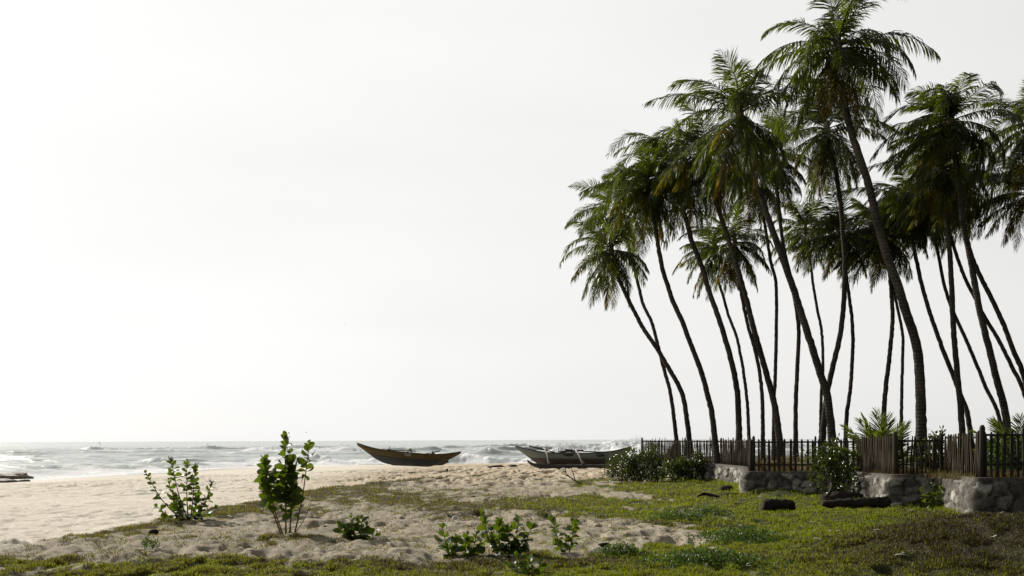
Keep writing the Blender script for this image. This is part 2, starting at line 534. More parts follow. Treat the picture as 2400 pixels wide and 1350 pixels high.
def ground_mat():
    m, t, b, out = newmat('sandy_ground')
    geo = nd(t, 'ShaderNodeNewGeometry')
    at = nd(t, 'ShaderNodeAttribute', attribute_name='grass')
    ad = nd(t, 'ShaderNodeAttribute', attribute_name='dry')
    aw = nd(t, 'ShaderNodeAttribute', attribute_name='wet')
    ag = nd(t, 'ShaderNodeAttribute', attribute_name='greysand')
    n1 = noise(t, 0.7, 4, 0.6, geo.outputs['Position'])
    n2 = noise(t, 14, 6, 0.7, geo.outputs['Position'])
    n3 = noise(t, 60, 3, 0.6, geo.outputs['Position'])
    sand = ramp(t, n1.outputs[0], [(0.3, (0.65, 0.59, 0.49)), (0.7, (0.77, 0.71, 0.60))]).outputs[0]
    grey = ramp(t, n2.outputs[0], [(0.3, (0.30, 0.26, 0.19)), (0.7, (0.44, 0.385, 0.29))]).outputs[0]
    atn = nd(t, 'ShaderNodeAttribute', attribute_name='churned')
    tan_ = ramp(t, n2.outputs[0], [(0.3, (0.44, 0.355, 0.245)), (0.7, (0.60, 0.50, 0.365))]).outputs[0]
    sand = mixc(t, atn.outputs['Fac'], sand, tan_)
    sand = mixc(t, ag.outputs['Fac'], sand, grey)
    n4 = noise(t, 5.5, 6, 0.75, geo.outputs['Position'])
    debris = ramp(t, math_(t, 'ADD', math_(t, 'MULTIPLY', n2.outputs[0], .45), math_(t, 'MULTIPLY', n4.outputs[0], .55)), [(0.535, (0, 0, 0)), (0.62, (1, 1, 1))]).outputs[0]  # leaf debris; on the beach these dark specks also paint in footprint shadows
    sand = mixc(t, math_(t, 'MULTIPLY', debris, math_(t, 'ADD', math_(t, 'MULTIPLY', ag.outputs['Fac'], 0.55), 0.22)), sand, (0.13, 0.10, 0.06))
    sand = mixc(t, math_(t, 'MULTIPLY', aw.outputs['Fac'], 0.6), sand, (0.20, 0.165, 0.125))
    green = ramp(t, n2.outputs[0], [(0.3, (0.028, 0.034, 0.010)), (0.7, (0.060, 0.068, 0.018))]).outputs[0]
    brown = ramp(t, n2.outputs[0], [(0.3, (0.030, 0.026, 0.013)), (0.7, (0.080, 0.066, 0.035))]).outputs[0]
    turf = mixc(t, ad.outputs['Fac'], green, brown)
    gf = math_(t, 'ADD', at.outputs['Fac'], math_(t, 'MULTIPLY', math_(t, 'SUBTRACT', n2.outputs[0], 0.5), 1.3))
    gf = ramp(t, gf, [(0.32, (0, 0, 0)), (0.62, (1, 1, 1))]).outputs[0]
    t.links.new(mixc(t, gf, sand, turf), b.inputs['Base Color'])
    rg = math_(t, 'SUBTRACT', 0.95, math_(t, 'MULTIPLY', aw.outputs['Fac'], 0.5))
    t.links.new(rg, b.inputs['Roughness'])
    b.inputs['Specular IOR Level'].default_value = 0.25
    hh = math_(t, 'ADD', math_(t, 'MULTIPLY', n2.outputs[0], 1.0), math_(t, 'MULTIPLY', n3.outputs[0], 0.3))
    dry_land = math_(t, 'SUBTRACT', 1.0, aw.outputs['Fac'])
    bump(t, b, math_(t, 'MULTIPLY', hh, dry_land), 0.8, 0.06)
    return m
M_GROUND = ground_mat()
dE = edge_x(gyf) - gxf
greysand = sst(0.4, -0.6, dE) * sst(46, 30, gyf)
ground = make_mesh('ground', np.stack([gxf, gyf, gz], 1), [quads], M_GROUND, None, True,
                   {'grass': gcov, 'dry': gdry, 'wet': wet, 'greysand': greysand, 'churned': sst(-15, -5, gxf) * sst(26, 40, gyf) * 0.9})
tag(ground, 'pale sandy ground with beach and patches of turf', 'ground', None, 'structure')

# ------------------------------------------------------------------ sea
BREAK = [  # x0, x1, y, height, front width, back width, foam, foam x ranges
    (-20, 40, 132, 1.15, 2.6, 3.0, 1.0, [(-26, -3.3), (-0.2, 14), (16, 40)]),
    (-46, -22, 124, 0.85, 2.2, 3.0, 0.9, [(-36, -20)]),
    (-58, -42, 136, 0.75, 1.6, 3.0, 0.0, []),
    (-42, -17, 250, 1.2, 1.6, 4.0, 0.0, []),
    (-80, -42, 262, 1.1, 5.0, 4.0, 1.0, [(-76, -66), (-62, -43)]),
    (-14, 18, 262, 1.5, 1.8, 4.5, 0.0, [(12, 20)]),
    (-10, 6, 185, 0.9, 1.6, 3.0, 0.0, []),
    (8, 40, 225, 2.3, 5.0, 4.0, 1.0, [(9, 40)]),
    (-62, -38, 86, 0.55, 1.5, 2.0, 1.0, [(-62, -38)]),
    (-50, -30, 100, 0.4, 0.9, 2.0, 0.8, [(-50, -30)]),
    (-130, -75, 170, 0.7, 2.0, 3.5, 0.2, [(-110, -95)]),
    (-30, 30, 340, 1.4, 2.0, 5.0, 0.2, [(-20, -12), (5, 20)]),
    (-160, -60, 330, 1.3, 2.0, 5.0, 0.2, [(-140, -120), (-90, -80)]),
    (20, 120, 300, 1.8, 2.0, 5.0, 0.9, [(30, 120)]),
    (20, 120, 150, 1.1, 1.4, 3.0, 1.0, [(20, 120)])]
def sea_fields(x, y):
    z = np.zeros_like(x); foam = np.zeros_like(x)
    far = sst(600, 250, y)
    rs = np.random.RandomState(4)
    for i in range(11):
        lam = [31, 19, 13, 9, 6.5, 5.2, 4.3, 3.4, 2.7, 2.2, 1.8][i]
        a = -math.pi / 2 + rs.uniform(-0.75, 0.75)
        kx, ky = math.cos(a), math.sin(a)
        ph = (x * kx + y * ky) / lam * 2 * math.pi + rs.uniform(0, 6) + 4 * fbm(x / 30, y / 30, 70 + i, 2)
        amp = lam * 0.0085 * (0.5 + vnoise(x / 22, y / 22, 90 + i))
        z += amp * (2 * ((1 + np.sin(ph)) / 2) ** 1.6 - 1)
    z *= (0.45 + 0.55 * far) 
    n = fbm(x * 0.35, y * 0.16, 61, 4)
    nf = fbm(x * 1.2, y * 0.6, 65, 4)
    # whitecaps
    foam = np.maximum(foam, sst(0.66, 0.74, n) * sst(0.15, 0.4, z) * 0.9)
    for x0, x1, yc, hgt, wf, wb, fo, fr in BREAK:
        yy = yc + 5.0 * (fbm(x / 16, x * 0 + yc, 77, 3) - 0.5) * 2
        env = sst(x0, x0 + 6, x) * sst(x1, x1 - 6, x)
        env = env * (0.75 + 0.5 * vnoise(x / 7, x * 0 + yc, 79))
        q = y - yy
        prof = np.where(q < 0, np.exp(-(q / wf) ** 2), np.exp(-(q / wb) ** 2))
        fe = np.zeros_like(x)
        for a, b2 in fr:
            fe = np.maximum(fe, sst(a - 1.5, a + 1.5, x) * sst(b2 + 1.5, b2 - 1.5, x))
        z += hgt * env * prof
        z += hgt * 0.30 * fe * fo * prof * (nf - 0.45) * 2
        front = np.exp(-((q + 0.2 * wf) / (1.6 * wf)) ** 2)
        tail = 0.75 * sst(-14, -1, q) * sst(1, -1, q)
        foam = np.maximum(foam, fe * fo * np.clip(front * 1.25, 0, 1))
        foam = np.maximum(foam, fe * fo * tail * sst(0.38, 0.58, nf + 0.15))
        foam = np.maximum(foam, env * sst(0.86, 0.97, prof) * sst(0.5, 0.62, nf) * 0.9)
    D = shore_dist(x, y)
    # swash and foam near the beach
    sw = sst(-22, -1, D)
    foam = np.maximum(foam, sw * sst(0.36, 0.56, fbm(x * 0.55, y * 0.3, 68, 4) + 0.12 * sw))
    calm = sst(0.0, -14, D)
    z = z * (0.06 + 0.94 * calm)
    z += 0.05 * (nf - 0.5) * foam
    return z, np.clip(foam, 0, 1)

yr = [38.0]
while yr[-1] < 16000:
    y = yr[-1]
    if y < 150: dy = 0.36
    elif y < 290: dy = 0.42
    elif y < 600: dy = 2.2 * (y / 290) ** 2 * 0.5
    else: dy = y * 0.03
    yr.append(y + dy)
yr = np.array(yr)
ang = np.tan(np.radians(np.concatenate([np.arange(-58, -33, 0.6), np.arange(-33, 33, 0.09), np.arange(33, 58.1, 0.6)])))
A2, Y2 = np.meshgrid(ang, yr)
sx, sy = (A2 * Y2).reshape(-1), Y2.reshape(-1)
szz, sfo = sea_fields(sx, sy)
n_r, n_c = A2.shape
idx = np.arange(n_r * n_c).reshape(n_r, n_c)
quads = np.stack([idx[:-1, :-1], idx[:-1, 1:], idx[1:, 1:], idx[1:, :-1]], -1).reshape(-1, 4)

def sea_mat():
    m, t, b, out = newmat('sea_water')
    geo = nd(t, 'ShaderNodeNewGeometry')
    af = nd(t, 'ShaderNodeAttribute', attribute_name='foam')
    n1 = noise(t, 0.9, 5, 0.6, geo.outputs['Position'])
    mp = nd(t, 'ShaderNodeMapping'); mp.inputs['Scale'].default_value = (0.35, 1, 1)
    t.links.new(geo.outputs['Position'], mp.inputs[0])
    n2 = noise(t, 0.35, 5, 0.65, mp.outputs[0])
    n3 = noise(t, 3.0, 6, 0.7, geo.outputs['Position'])
    base = ramp(t, n2.outputs[0], [(0.3, (0.34, 0.39, 0.37)), (0.7, (0.50, 0.525, 0.515))]).outputs[0]
    t.links.new(base, b.inputs['Base Color'])
    b.inputs['Roughness'].default_value = 0.30
    b.inputs['IOR'].default_value = 1.333
    b.inputs['Specular IOR Level'].default_value = 0.36
    b.inputs['Subsurface Weight'].default_value = 0.55
    b.inputs['Subsurface Radius'].default_value = (0.8, 1.2, 1.0)
    b.inputs['Subsurface Scale'].default_value = 0.9
    h = math_(t, 'ADD', math_(t, 'MULTIPLY', n1.outputs[0], 0.5), math_(t, 'MULTIPLY', n2.outputs[0], 1.0))
    bump(t, b, h, 0.8, 0.32)
    fo = nd(t, 'ShaderNodeBsdfPrincipled'); fo.inputs['Base Color'].default_value = (0.86, 0.88, 0.89, 1); fo.inputs['Roughness'].default_value = 0.9
    fo.inputs['Specular IOR Level'].default_value = 0.0; fo.inputs['Subsurface Weight'].default_value = 1.0; fo.inputs['Subsurface Radius'].default_value = (0.7, 0.7, 0.7); fo.inputs['Subsurface Scale'].default_value = 1.0
    bf = nd(t, 'ShaderNodeBump'); bf.inputs['Strength'].default_value = 0.8; bf.inputs['Distance'].default_value = 0.25
    t.links.new(n3.outputs[0], bf.inputs['Height']); t.links.new(bf.outputs[0], fo.inputs['Normal'])
    ff = math_(t, 'ADD', af.outputs['Fac'], math_(t, 'MULTIPLY', math_(t, 'SUBTRACT', n3.outputs[0], 0.5), 1.1))
    cap = ramp(t, n2.outputs[0], [(0.54, (0, 0, 0)), (0.68, (0.42, 0.42, 0.42))]).outputs[0]
    ff = ramp(t, math_(t, 'ADD', ff, cap), [(0.30, (0, 0, 0)), (0.62, (1, 1, 1))]).outputs[0]
    mx = nd(t, 'ShaderNodeMixShader')
    t.links.new(ff, mx.inputs[0]); t.links.new(b.outputs[0], mx.inputs[1]); t.links.new(fo.outputs[0], mx.inputs[2])
    t.links.new(mx.outputs[0], out.inputs['Surface'])
    return m
M_SEA = sea_mat()
sea = make_mesh('sea', np.stack([sx, sy, ZW + szz], 1), [quads], M_SEA, None, True, {'foam': sfo})
tag(sea, 'rough grey green sea with white breakers', 'sea', None, 'structure')

# spray thrown up by the breakers
rs = np.random.RandomState(9)
SV = []; 
for xa, xb, yc, n, up, hg in [(10, 36, 224, 9000, 0.85, 2.0), (-76, -64, 261, 900, 0.7, 1.2), (-62, -44, 261, 1300, 0.7, 1.2), (-25, -6, 131, 900, 0.35, 0.8), (-2, 6, 131, 500, 0.35, 0.8)]:
    x = rs.uniform(xa, xb, n); y = yc + rs.normal(0, 1.8, n)
    z0, _ = sea_fields(x, y)
    lump = vnoise(x / 3.5, x * 0, 5) ** 1.5
    z = ZW + z0 * 0.9 + np.abs(rs.normal(0, 1, n)) * up * (0.25 + 1.1 * lump) * 0.75
    SV.append(np.stack([x, y, z, rs.uniform(0.02, 0.055, n) * (yc / 224)], 1))
SV = np.vstack(SV)
tet = np.array([(1, 1, 1), (1, -1, -1), (-1, 1, -1), (-1, -1, 1)], float)
V = (SV[:, None, :3] + tet[None] * SV[:, None, 3:4]).reshape(-1, 3)
tf = np.array([(0, 1, 2), (0, 3, 1), (0, 2, 3), (1, 3, 2)])
Fc = (np.arange(len(SV))[:, None, None] * 4 + tf[None]).reshape(-1, 3)
m, t, b, out = newmat('spray_white')
tr = nd(t, 'ShaderNodeBsdfTranslucent'); tr.inputs['Color'].default_value = (0.85, 0.87, 0.88, 1)
df = nd(t, 'ShaderNodeBsdfDiffuse'); df.inputs['Color'].default_value = (0.85, 0.87, 0.88, 1)
mx = nd(t, 'ShaderNodeMixShader'); mx.inputs[0].default_value = 0.5
t.links.new(df.outputs[0], mx.inputs[1]); t.links.new(tr.outputs[0], mx.inputs[2]); t.links.new(mx.outputs[0], out.inputs['Surface'])
spray = make_mesh('sea_spray', V, [Fc], m, None, True)
tag(spray, 'white spray blowing off the breaking waves', 'spray', None, 'stuff')

# ------------------------------------------------------------------ stone wall and yard
def ztop(y):
    return 0.68 + 0.17 * np.clip((28.0 - y) / 9.0, 0, 1)

WP = [(16, 19.2), (9.75, 18.9), (10.65, 22.3), (9.42, 22.4), (10.2, 26.9), (7.15, 27.6), (8.45, 33), (8.3, 36.6), (5.9, 42.0), (6.6, 50)]
def round_path(pts, rad, step):
    out = []
    p = [np.array(q, float) for q in pts]
    out.append(p[0])
    for i in range(1, len(p) - 1):
        a = p[i - 1] - p[i]; b = p[i + 1] - p[i]
        r = min(rad, 0.4 * np.linalg.norm(a), 0.4 * np.linalg.norm(b))
        s = p[i] + a / np.linalg.norm(a) * r; e = p[i] + b / np.linalg.norm(b) * r
        for t in np.linspace(0, 1, 7):
            out.append((1 - t) ** 2 * s + 2 * t * (1 - t) * p[i] + t * t * e)
    out.append(p[-1])
    out = np.array(out)
    L = np.concatenate([[0], np.cumsum(np.linalg.norm(np.diff(out, axis=0), axis=1))])
    s = np.arange(0, L[-1], step)
    return np.stack([np.interp(s, L, out[:, k]) for k in (0, 1)], 1), s
wp, ws = round_path(WP, 0.22, 0.045)
tan = np.gradient(wp, axis=0); tan /= np.linalg.norm(tan, axis=1)[:, None]
k = np.ones(7) / 7
nrm = np.stack([-tan[:, 1], tan[:, 0]], 1)
ng = 22
hh = np.linspace(-0.25, 1.0, ng)
cols = []
def stones(s, h):
    """bulging rubble: rounded cells"""
    best = np.full(s.shape, 9.0); second = np.full(s.shape, 9.0); val = np.zeros(s.shape)
    s = s + 0.13 * (vnoise(s * 2.3, h * 2.3, 58) - .5) * 2; h = h + 0.10 * (vnoise(s * 2.3, h * 2.3, 59) - .5) * 2
    cs, ch = s / 0.36, h / 0.25
    bi, bj = np.floor(cs), np.floor(ch)
    for di in (-1, 0, 1):
        for dj in (-1, 0, 1):
            ci, cj = bi + di, bj + dj
            qx = ci + 0.15 + 0.7 * hash2(ci, cj, 5); qy = cj + 0.15 + 0.7 * hash2(ci, cj, 6)
            dd = np.hypot(cs - qx, ch - qy)
            upd = dd < best
            second = np.where(upd, best, np.minimum(second, dd))
            val = np.where(upd, hash2(ci, cj, 7), val)
            best = np.minimum(best, dd)
    return sst(0.03, 0.15, second - best), val
S, H = np.meshgrid(ws, hh, indexing='ij')
zt = ztop(wp[:, 1])[:, None]
Z = np.where(H < 0, H, H * zt)
bul, sval = stones(S, Z)
fade = sst(0.97, 0.88, H)
off = (bul * (0.03 + 0.075 * sval)) * fade + 0.05 * (fbm(S * 1.2, Z * 2, 55, 3) - 0.5) + 0.02 * (fbm(S * 8, Z * 8, 56, 2) - .5) + 0.10 * (1 - np.clip(H, 0, 1)) * 0.6
WX = wp[:, 0][:, None] + nrm[:, 0][:, None] * off
WY = wp[:, 1][:, None] + nrm[:, 1][:, None] * off
GZ = height(WX.reshape(-1), WY.reshape(-1), False).reshape(WX.shape)
Z = Z + np.where(H < 0.0, 1, 0) * np.minimum(GZ, 0)
V = np.stack([WX, WY, Z], -1)
inn = []
for dz, o in ((0.012, -0.02), (0.012, -0.15), (0.0, -0.32), (-0.5, -0.32)):
    inn.append(np.stack([wp[:, 0] + nrm[:, 0] * o, wp[:, 1] + nrm[:, 1] * o, ztop(wp[:, 1]) + dz + 0.012 * (fbm(ws * 2, ws * 0 + o, 57, 3) - .5)], -1))
V = np.concatenate([V, np.stack(inn, 1)], 1)
na, nb = V.shape[:2]
idx = np.arange(na * nb).reshape(na, nb)
quads = np.stack([idx[:-1, :-1], idx[1:, :-1], idx[1:, 1:], idx[:-1, 1:]], -1).reshape(-1, 4)[:, ::-1]
sv_at = np.concatenate([sval * fade + 0.5 * (1 - fade), np.full((na, 4), 0.5)], 1)
bl_at = np.concatenate([bul * fade, np.zeros((na, 4))], 1)
m, t, b, out = newmat('rubble_stone')
geo = nd(t, 'ShaderNodeNewGeometry')
a1 = nd(t, 'ShaderNodeAttribute', attribute_name='stone'); a2 = nd(t, 'ShaderNodeAttribute', attribute_name='bulge')
n1 = noise(t, 6, 6, 0.7, geo.outputs['Position']); n2 = noise(t, 30, 4, 0.6, geo.outputs['Position'])
sc = ramp(t, a1.outputs['Fac'], [(0.0, (0.085, 0.078, 0.064)), (0.55, (0.15, 0.14, 0.118)), (0.8, (0.30, 0.285, 0.25)), (1.0, (0.48, 0.46, 0.41))]).outputs[0]
mort = ramp(t, n1.outputs[0], [(0.3, (0.055, 0.047, 0.036)), (0.7, (0.13, 0.11, 0.085))]).outputs[0]
c = mixc(t, a2.outputs['Fac'], mort, sc)
st = ramp(t, n1.outputs[0], [(0.42, (1, 1, 1)), (0.60, (0.35, 0.34, 0.30))]).outputs[0]
mm = nd(t, 'ShaderNodeMix', data_type='RGBA', blend_type='MULTIPLY'); mm.inputs[0].default_value = 1.0
t.links.new(c, mm.inputs[6]); t.links.new(st, mm.inputs[7])
t.links.new(mm.outputs[2], b.inputs['Base Color']); b.inputs['Roughness'].default_value = 0.92
bump(t, b, math_(t, 'ADD', n1.outputs[0], math_(t, 'MULTIPLY', n2.outputs[0], 0.4)), 0.7, 0.03)
M_WALL = m
wall = make_mesh('stone_wall', V.reshape(-1, 3), [quads], M_WALL, None, True, {'stone': sv_at.reshape(-1), 'bulge': bl_at.reshape(-1)})
tag(wall, 'low zigzag retaining wall of grey rubble stone with cement top under the stick fence', 'wall')

# yard behind the wall: a raised terrace
innp = np.stack([wp[:, 0] - nrm[:, 0] * 0.30, wp[:, 1] - nrm[:, 1] * 0.30], 1)[::6]
poly = [tuple(q) for q in innp] + [(8, 56), (30, 60), (60, 58), (60, 22), (16.2, 19.5)]
import bmesh
from mathutils.geometry import tessellate_polygon
pv = [Vector((q[0], q[1], 0)) for q in poly]
tris = tessellate_polygon([pv])
bm = bmesh.new()
bv = [bm.verts.new(v) for v in pv]
for tr_ in tris:
    try: bm.faces.new([bv[i] for i in tr_])
    except ValueError: pass
bmesh.ops.triangulate(bm, faces=bm.faces)
for _ in range(3):
    long_e = [e for e in bm.edges if e.calc_length() > 1.6]
    bmesh.ops.subdivide_edges(bm, edges=long_e, cuts=1, use_grid_fill=False)
    bmesh.ops.triangulate(bm, faces=bm.faces)
arr = np.array([v.co[:] for v in bm.verts])
zz = ztop(arr[:, 1]) - 0.05 + 0.10 * (fbm(arr[:, 0] * .6, arr[:, 1] * .6, 15, 3) - 0.5)
for v, z in zip(bm.verts, zz): v.co.z = z
bound = [e for e in bm.edges if e.is_boundary]
ret = bmesh.ops.extrude_edge_only(bm, edges=bound)
for v in [g for g in ret['geom'] if isinstance(g, bmesh.types.BMVert)]: v.co.z = -0.6
bmesh.ops.recalc_face_normals(bm, faces=bm.faces)
me = bpy.data.meshes.new('yard_ground'); bm.to_mesh(me); bm.free()
m, t, b, out = newmat('yard_soil')
geo = nd(t, 'ShaderNodeNewGeometry'); n1 = noise(t, 5, 6, 0.7, geo.outputs['Position'])
t.links.new(ramp(t, n1.outputs[0], [(0.3, (0.05, 0.045, 0.018)), (0.55, (0.09, 0.075, 0.035)), (0.75, (0.20, 0.16, 0.09))]).outputs[0], b.inputs['Base Color'])
b.inputs['Roughness'].default_value = 0.95; bump(t, b, n1.outputs[0], 0.8, 0.08)
me.materials.append(m)
yard = bpy.data.objects.new('yard_ground', me); COL.objects.link(yard)
tag(yard, 'raised sandy yard behind the stone wall', 'ground', None, 'structure')

# ------------------------------------------------------------------ fences
rng = random.Random(12)
def picket_mesh(w_, d_, h_, pointed=True):
    b = MB()
    hw, hd = w_ / 2, d_ / 2
    vs = [(-hw, -hd, 0), (hw, -hd, 0), (hw, hd, 0), (-hw, hd, 0),
          (-hw, -hd, h_ - w_), (hw, -hd, h_ - w_), (hw, hd, h_ - w_), (-hw, hd, h_ - w_),
          (-hw * .25, -hd, h_), (hw * .25, -hd, h_), (hw * .25, hd, h_), (-hw * .25, hd, h_)]
    fs = [(3, 2, 1, 0), (8, 9, 10, 11)]
    for a in (0, 4):
        for k in range(4):
            fs.append((a + k, a + (k + 1) % 4, a + 4 + (k + 1) % 4, a + 4 + k))
    b.add(vs, fs)
    return b
def stick_mesh(r, h_):
    b = MB()
    n = 5
    ox, oy = rng.uniform(-.02, .02), rng.uniform(-.02, .02)
    pts = [(ox * math.sin(i * 1.3), oy * math.sin(i * 1.1 + 1), h_ * i / (n - 1)) for i in range(n)]
    rad = [r * rng.uniform(0.85, 1.1) for _ in range(n)]; rad[-1] *= 0.55
    b.tube(pts, rad, 6)
    return b
def fence_run(a, b_, label, spacing, kind, hgt, posts=(), rails=(0.25, 0.92), gap=0.0, mat=None):
    a = Vector(a).to_2d(); b_ = Vector(b_).to_2d()
    L = (b_ - a).length
    u = (b_ - a) / L
    mid = (a + b_) / 2
    z0 = float(ztop(mid.y))
    root = empty('picket_fence' if kind == 'picket' else 'stick_fence', (mid.x, mid.y, z0), label, 'fence', 'runs of wooden fence on the stone wall')
    rot = math.atan2(u.y, u.x)
    def place(o, s, dn=0.0, lean=0.0, dz=0.0):
        q = a + u * s + Vector((-u.y, u.x)) * dn
        o.location = (q.x - mid.x, q.y - mid.y, float(ztop(q.y)) - z0 - 0.03 + dz)
        o.rotation_euler = (rng.gauss(0, 0.012), lean, rot)
    s = spacing * 0.6
    while s < L - spacing * 0.3:
        if rng.random() < gap:
            s += spacing; continue
        if kind == 'picket':
            h = hgt * rng.uniform(0.97, 1.03) + (0.10 if rng.random() < 0.08 else 0)
            o = picket_mesh(rng.uniform(0.055, 0.078), 0.022, h).build('picket', mat or M_PICKET, root, False)
        else:
            h = hgt * rng.uniform(0.975, 1.012) + (rng.uniform(0.04, 0.14) if rng.random() < 0.09 else 0)
            o = stick_mesh(spacing * rng.uniform(0.26, 0.42) if spacing < 0.08 else rng.uniform(0.02, 0.032), h).build('stick', mat or M_STICK, root)
        place(o, s, rng.uniform(-.012, .012), rng.gauss(0, 0.022 if kind == 'stick' else 0.012))
        s += spacing * rng.uniform(0.8, 1.2)
    for rz in rails:
        rb = MB()
        rb.box((0, 0, 0), (L, 0.035, 0.05))
        o = rb.build('rail', M_PICKET, root, False)
        o.location = (0, 0, rz * hgt)
        place(o, L / 2, -0.045, 0, rz * hgt + 0.03)
    for ps, ph, pr in posts:
        pb = MB()
        pb.tube([(0, 0, 0), (0.01, 0, ph * .5), (0, 0, ph - 0.06), (0, 0, ph)], [pr, pr * .97, pr * .9, pr * .45], 8)
        o = pb.build('post', M_PICKET, root)
        place(o, ps * L, -0.02, rng.gauss(0, 0.012))
    return root
FP = dict(a=(14.5, 19.4), b=(10.02, 19.15), c=(10.88, 22.6), d=(9.68, 22.62), e=(10.45, 27.15), f=(7.40, 27.85), g=(8.72, 33.0), h=(8.55, 36.75), i=(7.50, 39.1), j=(6.1, 42.2))
fence_run(FP['a'], FP['b'], 'dark widely spaced picket fence with two rails at the right edge', 0.15, 'picket', 1.02, [(0.0, 1.1, .06), (0.5, 1.1, .05), (0.78, 1.1, .05)], (0.28, 0.90))
fence_run(FP['b'], FP['c'], 'sunlit run of slender sticks leaning beside the tall corner post', 0.13, 'stick', 1.02, [(0.0, 1.16, .065), (0.06, 1.05, .04)], (0.88,))
fence_run(FP['c'], FP['d'], 'short run of mixed sticks and dark slats behind the leafy plant on the wall', 0.10, 'stick', 1.0, [(0.02, 1.08, .05), (0.98, 1.12, .062)], (0.85,))
fence_run(FP['d'], FP['e'], 'dense run of thin brown sticks in front of the young palm', 0.058, 'stick', 1.02, [(0.99, 1.10, .05)], (0.2, 0.85))
fence_run(FP['e'], FP['f'], 'black silhouetted picket fence above the long dark stretch of wall', 0.165, 'picket', 1.03, [(0.38, 1.12, .035), (0.97, 1.14, .05)], (0.2, 0.88))
fence_run(FP['f'], FP['g'], 'steep run of dark sticks going back from the wall corner', 0.12, 'stick', 1.03, [(0.0, 1.05, .04), (0.96, 1.18, .05)], (0.3, 0.88))
fence_run(FP['g'], FP['h'], 'packed brown bamboo sticks above the sunlit wall stones', 0.062, 'stick', 1.02, [(0.99, 1.1, .05)], (0.3, 0.88))
fence_run(FP['h'], FP['i'], 'gappy run of dark sticks with the sea showing between them', 0.10, 'stick', 1.02, [(0.98, 1.12, .045)], (0.22, 0.90), 0.16)
fence_run(FP['i'], FP['j'], 'farthest run of packed brown sticks ending beside the sea', 0.056, 'stick', 1.02, [(0.995, 1.14, .05)], (0.3, 0.9))

